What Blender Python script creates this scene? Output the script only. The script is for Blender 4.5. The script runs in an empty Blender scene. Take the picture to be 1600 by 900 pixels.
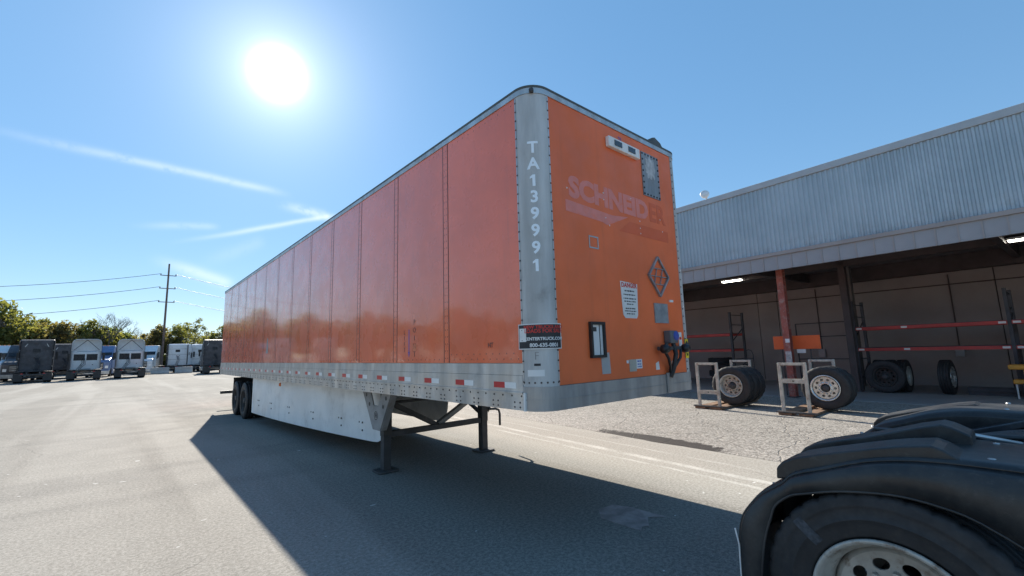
import bpy, bmesh, math, random
import numpy as np
from mathutils import Vector, Matrix
R = math.radians
random.seed(7)
S = bpy.context.scene
COL = S.collection

# ------------------------------------------------------------------ camera
YAW, PITCH, ROLL = R(41.079), R(8.069), R(-1.696)
CAM = Vector((-2.606, -2.658, 1.687))
fw = Vector((math.sin(YAW)*math.cos(PITCH), math.cos(YAW)*math.cos(PITCH), math.sin(PITCH)))
rt = Vector((math.cos(YAW), -math.sin(YAW), 0)); up = rt.cross(fw)
r2 = rt*math.cos(ROLL)+up*math.sin(ROLL); u2 = -rt*math.sin(ROLL)+up*math.cos(ROLL)
cd = bpy.data.cameras.new('camera'); cam = bpy.data.objects.new('camera', cd); COL.objects.link(cam)
cd.sensor_width = 36; cd.lens = 693.083/1600*36; cd.clip_start = .05; cd.clip_end = 3000
m = Matrix((r2, u2, -fw)).transposed().to_4x4(); m.translation = CAM
cam.matrix_world = m
S.camera = cam

def ray(px, py):                      # direction of a feature of the photograph (1600x900), used for the sky only
    return (fw + r2*((px-800)/693.083) + u2*((450-py)/693.083)).normalized()

# ------------------------------------------------------------------ sky and sun
SUN_EL, SUN_AZ = R(31.0), R(11.9)     # azimuth from +Y towards +X
SUN = Vector((math.sin(SUN_AZ)*math.cos(SUN_EL), math.cos(SUN_AZ)*math.cos(SUN_EL), math.sin(SUN_EL)))
w = bpy.data.worlds.new('World'); S.world = w; w.use_nodes = True
nt = w.node_tree; N = nt.nodes; LK = nt.links
for n in list(N): N.remove(n)
def node(t, **k):
    n = N.new(t)
    for a, b in k.items(): setattr(n, a, b)
    return n
def mth(op, a, b=None, clamp=False):
    n = node('ShaderNodeMath', operation=op); n.use_clamp = clamp
    for i, v in enumerate((a, b)):
        if v is None: continue
        if isinstance(v, (int, float)): n.inputs[i].default_value = v
        else: LK.new(v, n.inputs[i])
    return n.outputs[0]
out = node('ShaderNodeOutputWorld'); bg = node('ShaderNodeBackground')
sky = node('ShaderNodeTexSky', sky_type='NISHITA'); sky.sun_disc = False
sky.sun_elevation = SUN_EL; sky.sun_rotation = SUN_AZ; sky.air_density = .75; sky.dust_density = 0.0; sky.ozone_density = 3.0
tc = node('ShaderNodeTexCoord'); nrm = node('ShaderNodeVectorMath', operation='NORMALIZE'); LK.new(tc.outputs['Generated'], nrm.inputs[0])
V = nrm.outputs[0]
def vdot(vec):
    n = node('ShaderNodeVectorMath', operation='DOT_PRODUCT'); LK.new(V, n.inputs[0]); n.inputs[1].default_value = vec; return n.outputs['Value']
# aureole round the sun
ang = mth('ARCCOSINE', mth('MINIMUM', vdot(SUN), .999999))
def fall(sig, amp, p=1): 
    q = mth('DIVIDE', ang, R(sig))
    if p == 2: q = mth('MULTIPLY', q, q)
    return mth('MULTIPLY', mth('EXPONENT', mth('MULTIPLY', q, -1.0)), amp)
SKY_STRENGTH = .13
aur = mth("ADD", mth("ADD", fall(1.5, 14, 2), fall(3.2, 2.1, 1)), fall(10, .75, 1))
# cirrus and old contrails: streaks along great circles
nz = node('ShaderNodeTexNoise'); nz.inputs['Scale'].default_value = 60; nz.inputs['Detail'].default_value = 7; LK.new(V, nz.inputs['Vector'])
nzl = node('ShaderNodeTexNoise'); nzl.inputs['Scale'].default_value = 9; nzl.inputs['Detail'].default_value = 3; LK.new(V, nzl.inputs['Vector'])
wob = mth('MULTIPLY', mth('SUBTRACT', nzl.outputs[0], .5), .016)
def sstep(v, a, b):
    n = node('ShaderNodeMapRange', interpolation_type='SMOOTHSTEP'); LK.new(v, n.inputs[0])
    n.inputs[1].default_value = a; n.inputs[2].default_value = b; return n.outputs[0]
streak = None
for (p0, p1, wd, amp, rough) in [((-120, 178), (465, 307), .0065, .24, .6), ((248, 384), (540, 334), .0045, .30, .35), ((425, 316), (525, 342), .009, .30, 1),
                                 ((222, 400), (372, 448), .010, .30, .5), ((190, 352), (350, 354), .006, .14, .5), ((300, 420), (420, 372), .012, .07, .6)]:
    d0, d1 = ray(*p0), ray(*p1); nn = d0.cross(d1).normalized(); t = (d1-d0).normalized()
    a0, a1 = d0.dot(t), d1.dot(t); L = a1-a0
    q = mth('DIVIDE', mth('ADD', vdot(nn), mth('MULTIPLY', wob, .5)), wd)
    g = mth('EXPONENT', mth('MULTIPLY', mth('MULTIPLY', q, q), -1.0))
    al = vdot(t)
    g = mth('MULTIPLY', g, mth('MULTIPLY', sstep(al, a0, a0+L*.55), sstep(al, a1, a1-L*.18)))
    g = mth('MULTIPLY', g, sstep(nz.outputs[0], .18*rough, .30+.32*rough))
    front = sstep(vdot((d0+d1).normalized()), .8, .9)
    g = mth('MULTIPLY', mth('MULTIPLY', g, amp), front)
    streak = g if streak is None else mth('ADD', streak, g)
mixc = node('ShaderNodeMixRGB', blend_type='MIX'); LK.new(streak, mixc.inputs[0])
gam = node('ShaderNodeGamma'); gam.inputs[1].default_value = .40; LK.new(sky.outputs[0], gam.inputs[0])      # softer overall range, as a phone exposes a clear sky
hsv = node('ShaderNodeHueSaturation'); hsv.inputs['Saturation'].default_value = 1.85; LK.new(gam.outputs[0], hsv.inputs['Color']); LK.new(hsv.outputs[0], mixc.inputs[1]); mixc.inputs[2].default_value = (3.0, 3.1, 3.2, 1)
auc = node('ShaderNodeMixRGB', blend_type='MULTIPLY'); auc.inputs[0].default_value = 1; LK.new(aur, auc.inputs[1]); auc.inputs[2].default_value = (1, .985, .95, 1)
add = node('ShaderNodeMixRGB', blend_type='ADD'); add.inputs[0].default_value = 1; LK.new(mixc.outputs[0], add.inputs[1]); LK.new(auc.outputs[0], add.inputs[2])
LK.new(add.outputs[0], bg.inputs[0]); bg.inputs[1].default_value = SKY_STRENGTH; LK.new(bg.outputs[0], out.inputs[0])
sl = bpy.data.lights.new('sun', 'SUN'); sl.energy = 2.85; sl.angle = R(.5); sl.color = (1, .93, .82)
so = bpy.data.objects.new('sun', sl); COL.objects.link(so); so.rotation_euler = (-SUN).to_track_quat('-Z', 'Y').to_euler(); so.location = SUN*50
S.view_settings.view_transform = 'Standard'; S.view_settings.look = 'None'; S.view_settings.gamma = 1; S.view_settings.exposure = 1.8
S.render.engine = 'CYCLES'; S.cycles.use_denoising = True; S.cycles.max_bounces = 8
S.cycles.sample_clamp_indirect = 6

# ------------------------------------------------------------------ helpers
def tag(o, label=None, cat=None, group=None, kind=None):
    if label: o['label'] = label
    if cat: o['category'] = cat
    if group: o['group'] = group
    if kind: o['kind'] = kind
    return o
def empty(name, loc=(0, 0, 0), rz=0, label=None, cat=None, group=None):
    o = bpy.data.objects.new(name, None); o.empty_display_size = .2; COL.objects.link(o)
    o.location = loc; o.rotation_euler = (0, 0, rz); return tag(o, label, cat, group)
def copy_tree(o, parent=None):
    c = o.copy(); COL.objects.link(c); c.parent = parent
    for ch in o.children: copy_tree(ch, c)
    return c
def link(name, me, mt, parent=None, loc=None, rot=None):
    o = bpy.data.objects.new(name, me); COL.objects.link(o)
    if mt is not None and not me.materials: me.materials.append(mt)
    if parent: o.parent = parent
    if loc is not None: o.location = loc
    if rot is not None: o.rotation_euler = rot
    return o

class MB:
    def __init__(s): s.v = []; s.f = []; s.sm = []
    def add(s, vs, fs, smooth=False):
        b = len(s.v); s.v += [tuple(x) for x in vs]; s.f += [tuple(b+i for i in f) for f in fs]; s.sm += [smooth]*len(fs); return s
    def box(s, x0, x1, y0, y1, z0, z1):
        vs = [(x, y, z) for x in (x0, x1) for y in (y0, y1) for z in (z0, z1)]
        return s.add(vs, [(0, 1, 3, 2), (4, 6, 7, 5), (0, 4, 5, 1), (2, 3, 7, 6), (0, 2, 6, 4), (1, 5, 7, 3)])
    def beam(s, p, q, w, h=None, upv=(0, 0, 1)):
        p, q = Vector(p), Vector(q); h = h or w; d = (q-p).normalized(); u = Vector(upv)
        if abs(d.dot(u)) > .98: u = Vector((1, 0, 0))
        a = d.cross(u).normalized()*(w/2); b = a.cross(d).normalized()*(h/2)
        vs = [e+sa*a+sb*b for e in (p, q) for sa, sb in ((-1, -1), (1, -1), (1, 1), (-1, 1))]
        return s.add(vs, [(3, 2, 1, 0), (4, 5, 6, 7), (0, 1, 5, 4), (1, 2, 6, 5), (2, 3, 7, 6), (3, 0, 4, 7)])
    def tube(s, pts, r, n=8, r1=None):
        pts = [Vector(p) for p in pts]; rings = []; k = len(pts); prev = None
        for i, p in enumerate(pts):
            d = (pts[min(i+1, k-1)]-pts[max(i-1, 0)]).normalized()
            if prev is None:
                a = d.cross(Vector((0, 0, 1)))
                if a.length < .05: a = d.cross(Vector((1, 0, 0)))
                a.normalize()
            else: a = (prev-d*prev.dot(d)).normalized()
            prev = a; b = d.cross(a); rr = r if r1 is None else r+(r1-r)*i/(k-1)
            rings.append([p+(a*math.cos(t)+b*math.sin(t))*rr for t in [2*math.pi*j/n for j in range(n)]])
        vs = [x for g in rings for x in g]
        fs = [(i*n+j, i*n+(j+1) % n, (i+1)*n+(j+1) % n, (i+1)*n+j) for i in range(k-1) for j in range(n)]
        s.add(vs, fs, True); s.add(rings[0], [tuple(range(n))[::-1]]); s.add(rings[-1], [tuple(range(n))]); return s
    def lathe(s, prof, n=40, c=(0, 0, 0), mod=None, closed=False):   # axis X; profile (x, radius)
        k = len(prof); vs = []
        for j in range(n):
            t = 2*math.pi*j/n
            for i, (x, r) in enumerate(prof):
                rr = r-(mod(i, j) if mod else 0)
                vs.append((c[0]+x, c[1]+rr*math.cos(t), c[2]+rr*math.sin(t)))
        fs = [(j*k+i, j*k+(i+1) % k, ((j+1) % n)*k+(i+1) % k, ((j+1) % n)*k+i) for j in range(n) for i in range(k if closed else k-1)]
        return s.add(vs, fs, True)
    def prism(s, poly, a0, a1, axis='x'):      # polygon extruded along an axis
        k = len(poly)
        def P(p, a): return (a, p[0], p[1]) if axis == 'x' else ((p[0], a, p[1]) if axis == 'y' else (p[0], p[1], a))
        vs = [P(p, a0) for p in poly]+[P(p, a1) for p in poly]
        return s.add(vs, [tuple(range(k))[::-1], tuple(range(k, 2*k))]+[(i, (i+1) % k, k+(i+1) % k, k+i) for i in range(k)])
    def mesh(s, name, fix=True):
        me = bpy.data.meshes.new(name); me.from_pydata(s.v, [], s.f)
        me.polygons.foreach_set('use_smooth', s.sm)
        if fix:
            bm = bmesh.new(); bm.from_mesh(me); bmesh.ops.recalc_face_normals(bm, faces=bm.faces); bm.to_mesh(me); bm.free()
        me.update(); return me
    def build(s, name, mt, parent=None, bevel=0, loc=None, rot=None, fix=True, seg=2):
        o = link(name, s.mesh(name, fix), mt, parent, loc, rot)
        if bevel:
            b = o.modifiers.new('bevel', 'BEVEL'); b.width = bevel; b.segments = seg; b.limit_method = 'ANGLE'; b.angle_limit = R(35)
        return o

# ------------------------------------------------------------------ materials
class NM:
    def __init__(s, name):
        s.m = bpy.data.materials.new(name); s.m.use_nodes = True; s.t = s.m.node_tree; s.n = s.t.nodes; s.l = s.t.links
        s.b = s.n['Principled BSDF']; s.tc = s.n.new('ShaderNodeTexCoord')
        s.obj = s.tc.outputs['Object']; g = s.n.new('ShaderNodeNewGeometry'); s.pos = g.outputs['Position']
    def new(s, t, **k):
        n = s.n.new(t)
        for a, b in k.items(): setattr(n, a, b)
        return n
    def set(s, n, i, v):
        if hasattr(v, 'links') or isinstance(v, bpy.types.NodeSocket): s.l.new(v, n.inputs[i])
        else: n.inputs[i].default_value = v
    def noise(s, scale, detail=4, rough=.55, vec=None, dist=0):
        n = s.new('ShaderNodeTexNoise'); n.inputs['Scale'].default_value = scale; n.inputs['Detail'].default_value = detail
        n.inputs['Roughness'].default_value = rough; n.inputs['Distortion'].default_value = dist; s.l.new(vec or s.obj, n.inputs['Vector']); return n.outputs[0]
    def map(s, vec, scale=(1, 1, 1), rot=(0, 0, 0), loc=(0, 0, 0)):
        n = s.new('ShaderNodeMapping'); s.l.new(vec, n.inputs[0]); n.inputs['Scale'].default_value = scale; n.inputs['Rotation'].default_value = rot; n.inputs['Location'].default_value = loc; return n.outputs[0]
    def step(s, v, a, b, lo=0, hi=1):
        n = s.new('ShaderNodeMapRange', interpolation_type='SMOOTHSTEP'); s.set(n, 0, v); n.inputs[1].default_value = a; n.inputs[2].default_value = b
        n.inputs[3].default_value = lo; n.inputs[4].default_value = hi; return n.outputs[0]
    def mix(s, f, a, b, mode='MIX'):
        n = s.new('ShaderNodeMixRGB', blend_type=mode)
        for i, v in enumerate((f, a, b)):
            if isinstance(v, tuple): v = (*v, 1) if len(v) == 3 else v
            s.set(n, i, v)
        return n.outputs[0]
    def math(s, op, a, b=0.0, clamp=False):
        n = s.new('ShaderNodeMath', operation=op); n.use_clamp = clamp; s.set(n, 0, a); s.set(n, 1, b); return n.outputs[0]
    def bump(s, h, strength=.3, dist=.01, nrm=None):
        n = s.new('ShaderNodeBump'); n.inputs['Strength'].default_value = strength; n.inputs['Distance'].default_value = dist; s.l.new(h, n.inputs['Height'])
        if nrm: s.l.new(nrm, n.inputs['Normal'])
        s.l.new(n.outputs[0], s.b.inputs['Normal']); return n.outputs[0]
    def xyz(s, vec):
        n = s.new('ShaderNodeSeparateXYZ'); s.l.new(vec, n.inputs[0]); return n.outputs
def mat(name, col, rough=.5, metal=0, var=.18, vs=2.5, bump=0, bs=60, coat=0, spec=.5, dirt=None, dirt_amt=.35, emit=0):
    M = NM(name); b = M.b
    f = M.noise(vs, 6); dark = tuple(c*(1-var) for c in col); light = tuple(min(1, c*(1+var*.6)) for c in col)
    c = M.mix(M.step(f, .3, .7), dark, light)
    if dirt: c = M.mix(M.math('MULTIPLY', M.step(M.noise(vs*1.7, 8, .7), .48, .72), dirt_amt), c, dirt)
    M.set(b, 'Base Color', c); M.set(b, 'Roughness', M.step(M.noise(vs*3, 4), .3, .7, max(.02, rough-.08), min(1, rough+.08)))
    b.inputs['Metallic'].default_value = metal; b.inputs['Specular IOR Level'].default_value = spec; b.inputs['Coat Weight'].default_value = coat; b.inputs['Coat Roughness'].default_value = .06
    if emit: M.set(b, 'Emission Color', (*col, 1)); b.inputs['Emission Strength'].default_value = emit
    if bump: M.bump(M.noise(bs, 4), bump, .01)
    return M.m

# trailer paint
def paint(name, col, rough, coat, wav):
    M = NM(name); b = M.b
    f = M.noise(1.3, 6); c = M.mix(M.step(f, .3, .7), tuple(x*.88 for x in col), tuple(x*1.06 for x in col))
    st = M.noise(1.0, 5, .6, M.map(M.obj, (9, 9, .5)))             # vertical run-off streaks
    c = M.mix(M.math('MULTIPLY', M.step(st, .52, .8), .32), c, tuple(q*.55+.03 for q in col))
    sc = M.noise(55, 3, .7); c = M.mix(M.math('MULTIPLY', M.step(sc, .70, .76), .5), c, (.5, .3, .22))
    M.set(b, 'Base Color', c); M.set(b, 'Roughness', M.step(M.noise(3, 5), .3, .7, rough*.75, rough*1.3))
    b.inputs['Coat Weight'].default_value = coat; b.inputs['Coat Roughness'].default_value = .06; b.inputs['Specular IOR Level'].default_value = .5
    M.bump(M.noise(2.2, 2), wav, .02); return M.m
M_SIDE = paint('orange_gloss_paint', (.86, .165, .065), .28, .75, .04)
M_FRONT = paint('orange_weathered_paint', (.86, .17, .05), .5, .1, .05)
M_GHOST = mat('faded_pink_decal', (.78, .25, .205), .55, var=.06, dirt=(.84, .17, .055), dirt_amt=.55, vs=9)
M_GHOST2 = mat('ghost_orange_decal', (.74, .13, .04), .5, var=.06)
def alu(name, col=(.56, .56, .55), rough=.42, metal=.75):
    M = NM(name); b = M.b
    v = M.noise(1, 6, .6, M.map(M.obj, (5, 5, .7))); h = M.noise(4, 6, .6)
    c = M.mix(M.step(v, .3, .75), tuple(x*.7 for x in col), tuple(x*1.12 for x in col)); c = M.mix(M.math('MULTIPLY', M.step(h, .55, .8), .5), c, (.20, .18, .16))
    M.set(b, 'Base Color', c); b.inputs['Metallic'].default_value = metal; M.set(b, 'Roughness', M.step(h, .3, .7, rough-.1, rough+.15))
    M.bump(M.noise(90, 3), .12, .004); return M.m
M_ALU = alu('weathered_aluminium'); M_POST = alu('dull_galvanised', (.56, .56, .55), .55, .15); M_ALUR = alu('grimy_front_rail', (.42, .41, .40), .5, .5)
M_WHITEP = mat('white_skirt_plastic', (.80, .80, .78), .4, var=.1, vs=1.4, dirt=(.33, .32, .30), dirt_amt=.4)
M_STEELD = mat('dark_primer_steel', (.055, .054, .056), .6, var=.3, dirt=(.16, .12, .09))
M_STEELG = mat('grey_painted_steel', (.26, .255, .25), .55, var=.25, dirt=(.13, .09, .06), dirt_amt=.6)
M_BLACK = mat('black_plastic', (.016, .017, .019), .42, var=.3, dirt=(.07, .065, .06), dirt_amt=.35, bump=.15, bs=160)
def fenderm():
    M = NM('dusty_black_fender'); b = M.b
    d = M.noise(3, 8, .65); c = M.mix(M.step(d, .35, .75), (.014, .015, .017), (.055, .054, .052)); c = M.mix(M.math('MULTIPLY', M.step(M.noise(30, 5, .7), .55, .75), .3), c, (.12, .115, .105))
    M.set(b, 'Base Color', c); M.set(b, 'Roughness', M.step(d, .3, .7, .3, .55)); M.bump(M.noise(220, 3), .2, .003); return M.m
M_FENDER = fenderm()
M_RUBBER = mat('tyre_rubber', (.020, .020, .022), .62, var=.3, vs=9, bump=.12, bs=240, dirt=(.055, .05, .045), dirt_amt=.35)
M_RIM = mat('dull_wheel_steel', (.50, .48, .44), .45, .35, var=.2, vs=6, dirt=(.16, .11, .07), dirt_amt=.6)
M_RIMA = mat('polished_wheel_alloy', (.66, .65, .63), .3, .75, var=.15, vs=6, dirt=(.2, .15, .1), dirt_amt=.4)
M_RIMF = mat('stained_cream_rim', (.46, .43, .38), .5, .15, var=.22, vs=7, dirt=(.15, .09, .055), dirt_amt=.95); M_RED = mat('red_tape', (.55, .025, .03), .35, var=.1); M_WHT = mat('white_tape', (.78, .78, .76), .4, var=.08, dirt=(.4, .38, .35))
M_DOT = mat('dark_rivet', (.10, .085, .075), .5, .4); M_RIVG = mat('glossy_rivet', (.25, .045, .02), .22, coat=.8); M_RIV = mat('orange_rivet', (.34, .05, .02), .45)
M_LET = mat('white_lettering', (.84, .91, .97), .35, var=.03, dirt=(.6, .62, .62), dirt_amt=.3, vs=20)
M_INK = mat('black_ink', (.02, .02, .025), .5); M_BLUE = mat('blue_marker', (.05, .09, .42), .5); M_REDI = mat('red_ink', (.62, .04, .03), .5)
M_PAPER = mat('white_label', (.74, .74, .73), .5, var=.06, dirt=(.5, .48, .45)); M_YEL = mat('yellow_tag', (.80, .62, .02), .5)
M_GREYP = mat('grey_aluminium_patch', (.34, .37, .40), .45, .5, vs=9, var=.25); M_TAPEG = mat('silver_tape', (.42, .43, .44), .5, .2, var=.12)
M_GLASS = mat('dark_window_glass', (.03, .036, .045), .08, var=.1, coat=.5)
M_AMBER = mat('amber_lens', (.75, .16, .02), .25)

# ------------------------------------------------------------------ ground
def asphalt():
    M = NM('sunbleached_asphalt'); b = M.b; P = M.pos; X = M.xyz(P)
    big = M.noise(.16, 5, .6, P); med = M.noise(1.3, 6, .6, P); fine = M.noise(30, 4, .8, P); agg = M.noise(95, 2, .6, P)
    c = M.mix(M.step(big, .32, .68), (.192, .176, .152), (.246, .227, .196))
    c = M.mix(M.math('MULTIPLY', M.step(med, .42, .72), .35), c, (.155, .145, .13))
    tr = M.noise(1.0, 4, .55, M.map(P, (.55, .035, 1), (0, 0, R(-6))), .4)           # long scuffed tyre lanes
    c = M.mix(M.math('MULTIPLY', M.step(tr, .46, .62), .6), c, (.335, .315, .28))
    tr2 = M.noise(1.0, 4, .6, M.map(P, (.05, .6, 1), (0, 0, R(24))), .5)
    c = M.mix(M.math('MULTIPLY', M.step(tr2, .52, .66), .28), c, (.125, .118, .108))
    # two pale wheel-polished lines beside the trailer
    u = M.math('SUBTRACT', X[0], M.math('MULTIPLY', X[1], .085)); u = M.math('ADD', u, M.math('MULTIPLY', M.math('SUBTRACT', M.noise(.7, 4, .6, P), .5), .22))
    lane = M.math('MULTIPLY', M.step(u, 2.2, 3.0), M.step(u, 5.4, 4.8)); c = M.mix(M.math('MULTIPLY', lane, .55), c, (.45, .42, .36))
    for x0, wd, a in ((3.18, .05, .75), (3.46, .09, .8), (3.95, .05, .4)):
        q = M.math('ABSOLUTE', M.math('SUBTRACT', u, x0)); k = M.math('MULTIPLY', M.step(q, wd, wd*.3), M.math('MULTIPLY', M.step(M.noise(1.2, 5, .7, P), .32, .62), a)); c = M.mix(k, c, (.60, .575, .52))
    # dark oil drips
    vo = M.new('ShaderNodeTexVoronoi'); vo.inputs['Scale'].default_value = .42; M.l.new(P, vo.inputs['Vector'])
    c = M.mix(M.math('MULTIPLY', M.step(M.math('ADD', vo.outputs['Distance'], M.math('MULTIPLY', med, .08)), .12, .05), .35), c, (.07, .068, .068))
    c = M.mix(M.step(fine, .36, .66), M.mix(.24, c, (.05, .05, .05)), M.mix(.15, c, (.8, .78, .74)))
    c = M.mix(M.math('MULTIPLY', M.step(agg, .60, .70), .45), c, (.60, .57, .52))
    c = M.mix(M.math('MULTIPLY', M.step(agg, .40, .30), .5), c, (.06, .06, .06))
    fl = M.noise(1, 2, .5, M.map(P, (5.2, 9.5, 1), (0, 0, R(28)))); c = M.mix(M.math('MULTIPLY', M.step(fl, .745, .76), .8), c, (.66, .65, .62))   # worn paint flecks
    ck = M.new('ShaderNodeTexVoronoi', feature='DISTANCE_TO_EDGE'); ck.inputs['Scale'].default_value = .16
    wv = M.new('ShaderNodeMixRGB', blend_type='ADD'); wv.inputs[0].default_value = .55; M.l.new(P, wv.inputs[1])
    nn = M.new('ShaderNodeTexNoise'); nn.inputs['Scale'].default_value = 1.1; nn.inputs['Detail'].default_value = 7; M.l.new(P, nn.inputs['Vector']); M.l.new(nn.outputs['Color'], wv.inputs[2]); M.l.new(wv.outputs[0], ck.inputs['Vector'])
    ckm = M.math('MULTIPLY', M.step(ck.outputs['Distance'], .0016, .0006), M.step(M.noise(.25, 3, .5, P), .46, .58)); c = M.mix(M.math('MULTIPLY', ckm, .3), c, (.07, .068, .065))
    M.set(b, 'Base Color', c); M.set(b, 'Roughness', M.step(med, .3, .7, .85, .95)); b.inputs['Specular IOR Level'].default_value = .08
    h = M.math('ADD', M.math('MULTIPLY', fine, .6), M.math('MULTIPLY', agg, .5)); h = M.math('SUBTRACT', h, ckm)
    M.bump(h, .55, .007); return M.m
def apron_mat():
    M = NM('crazed_coarse_asphalt'); b = M.b; P = M.pos; X = M.xyz(P)
    big = M.noise(.35, 5, .6, P); med = M.noise(2.2, 6, .65, P); agg = M.noise(26, 4, .75, P); sm = M.noise(80, 2, .6, P)
    c = M.mix(M.step(big, .32, .68), (.26, .235, .20), (.335, .305, .265)); c = M.mix(M.math('MULTIPLY', M.step(med, .45, .75), .4), c, (.19, .175, .155))
    c = M.mix(M.step(agg, .36, .66), M.mix(.68, c, (.05, .045, .04)), M.mix(.28, c, (.72, .68, .62)))
    c = M.mix(M.math('MULTIPLY', M.step(sm, .62, .72), .5), c, (.6, .57, .53))
    wv = M.new('ShaderNodeMixRGB', blend_type='ADD'); wv.inputs[0].default_value = .35; M.l.new(P, wv.inputs[1])
    nn = M.new('ShaderNodeTexNoise'); nn.inputs['Scale'].default_value = 1.6; nn.inputs['Detail'].default_value = 6; M.l.new(P, nn.inputs['Vector']); M.l.new(nn.outputs['Color'], wv.inputs[2])
    cks = []
    for sc, wd in ((.75, .007), (2.6, .012)):
        ck = M.new('ShaderNodeTexVoronoi', feature='DISTANCE_TO_EDGE'); ck.inputs['Scale'].default_value = sc; M.l.new(wv.outputs[0], ck.inputs['Vector']); cks.append(M.step(ck.outputs['Distance'], wd*2, wd*.5))
    k = M.math('MAXIMUM', M.math('MULTIPLY', cks[0], .85), M.math('MULTIPLY', cks[1], M.step(M.noise(.5, 3, .5, P), .46, .6)))
    c = M.mix(M.math('MULTIPLY', k, .38), c, (.07, .06, .05))
    # edge drop along the joint, its shade painted into the colour
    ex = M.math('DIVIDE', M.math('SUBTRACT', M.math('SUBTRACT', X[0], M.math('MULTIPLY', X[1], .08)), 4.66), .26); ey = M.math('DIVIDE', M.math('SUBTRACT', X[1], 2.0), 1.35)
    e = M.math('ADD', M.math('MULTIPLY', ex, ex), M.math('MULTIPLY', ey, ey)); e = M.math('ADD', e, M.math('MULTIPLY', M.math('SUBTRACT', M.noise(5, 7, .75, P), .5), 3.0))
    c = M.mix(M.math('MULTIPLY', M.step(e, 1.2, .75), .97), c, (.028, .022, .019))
    M.set(b, 'Base Color', c); b.inputs['Roughness'].default_value = .75; b.inputs['Specular IOR Level'].default_value = .3
    M.bump(M.math('SUBTRACT', agg, M.math('MULTIPLY', k, .8)), .8, .012); return M.m
g = MB(); g.add([(-700, -300, 0), (700, -300, 0), (700, 1200, 0), (-700, 1200, 0)], [(0, 1, 2, 3)]); tag(g.build('ground', asphalt(), fix=False), kind='structure')
# apron beside the building: slightly higher coarse asphalt with a ragged, feathered edge
a = MB(); ys = np.linspace(-14, 45, 296); vs = []
rng = np.random.RandomState(4); jag = np.convolve(rng.randn(len(ys)+8), np.ones(5)/5, 'valid')[:len(ys)]
for i, y in enumerate(ys):
    xe = 4.56+.08*y+.05*jag[i]
    vs += [(xe, y, .003), (xe+.07+.02*jag[-i-1], y, .016), (xe+.6, y, .022), (24, y, .022)]
fs = [(i*4+k, i*4+k+1, (i+1)*4+k+1, (i+1)*4+k) for i in range(len(ys)-1) for k in range(3)]
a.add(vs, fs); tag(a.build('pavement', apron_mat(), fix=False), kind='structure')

# ------------------------------------------------------------------ wheels shared by everything
def tyre_mesh(name, w=.27, Ro=.505, n=72, lug=True):
    h = w/2; p = [(-h*.72, .293), (-h*.95, .33), (-h, .40), (-h*.96, .45), (-h*.86, Ro-.012)]
    p += [(-h*.80, Ro-.002), (-h*.52, Ro), (-h*.50, Ro-.014), (-h*.42, Ro-.014), (-h*.40, Ro), (-h*.06, Ro), (-h*.05, Ro-.014), (h*.05, Ro-.014), (h*.06, Ro)]
    p += [(h*.40, Ro), (h*.42, Ro-.014), (h*.50, Ro-.014), (h*.52, Ro), (h*.80, Ro-.002), (h*.86, Ro-.012), (h*.96, .45), (h, .40), (h*.95, .33), (h*.72, .293)]
    k = len(p)
    mod = (lambda i, j: .011 if (j % 3 == 0 and i in (4, 5, 6, 17, 18, 19)) else 0) if lug else None
    return MB().lathe(p, n, mod=mod, closed=True).mesh(name)
def disc_holes(x, r_out, r_in, n_h, r_h, hr, hw=1.0, dome=0):
    bm = bmesh.new(); E = []
    def loop(pts):
        vv = [bm.verts.new((x, a, b)) for a, b in pts]; 
        for i in range(len(vv)): E.append(bm.edges.new((vv[i], vv[(i+1) % len(vv)])))
    loop([(r_out*math.cos(t), r_out*math.sin(t)) for t in np.linspace(0, 2*math.pi, 61)[:-1]])
    loop([(r_in*math.cos(t), r_in*math.sin(t)) for t in np.linspace(0, 2*math.pi, 31)[:-1]])
    for k in range(n_h):
        t0 = 2*math.pi*k/n_h; c = (r_h*math.cos(t0), r_h*math.sin(t0))
        pts = []
        for q in np.linspace(0, 2*math.pi, 15)[:-1]:
            a_, b_ = hr*math.cos(q), hr*hw*math.sin(q); pts.append((c[0]+a_*math.cos(t0)-b_*math.sin(t0), c[1]+a_*math.sin(t0)+b_*math.cos(t0)))
        loop(pts)
    bmesh.ops.triangle_fill(bm, use_beauty=True, edges=E)
    me = bpy.data.meshes.new('tmp'); bm.to_mesh(me); bm.free()
    v = [tuple(q.co) for q in me.vertices]; f = [tuple(q.vertices) for q in me.polygons]; bpy.data.meshes.remove(me); return v, f
def rim_mesh(name, dish=.13, w=.24):
    h = w/2; b = MB()     # outer face towards -x; the disc lies 'dish' inwards from the outer flange
    b.lathe([(-h-.012, .288), (-h-.014, .306), (-h+.004, .306), (-h+.006, .282), (-h+.05, .262), (-h+.09, .255), (h-.05, .262), (h-.006, .282), (h, .306)], 60)
    v, f = disc_holes(-h+dish, .256, .10, 10, .195, .026, 1.25); b.add(v, f)
    v, f = disc_holes(-h+dish+.012, .256, .10, 10, .195, .026, 1.25); b.add(v, f)
    b.lathe([(-h+dish, .145), (-h+dish-.012, .14), (-h+dish-.012, .10)], 40)
    for k in range(10):
        t = 2*math.pi*(k+.5)/10; c = Vector((-h+dish, .143*math.cos(t), .143*math.sin(t))); b.tube([c, c+Vector((-.045, 0, 0))], .016, 6)
    return b.mesh(name)
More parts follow.
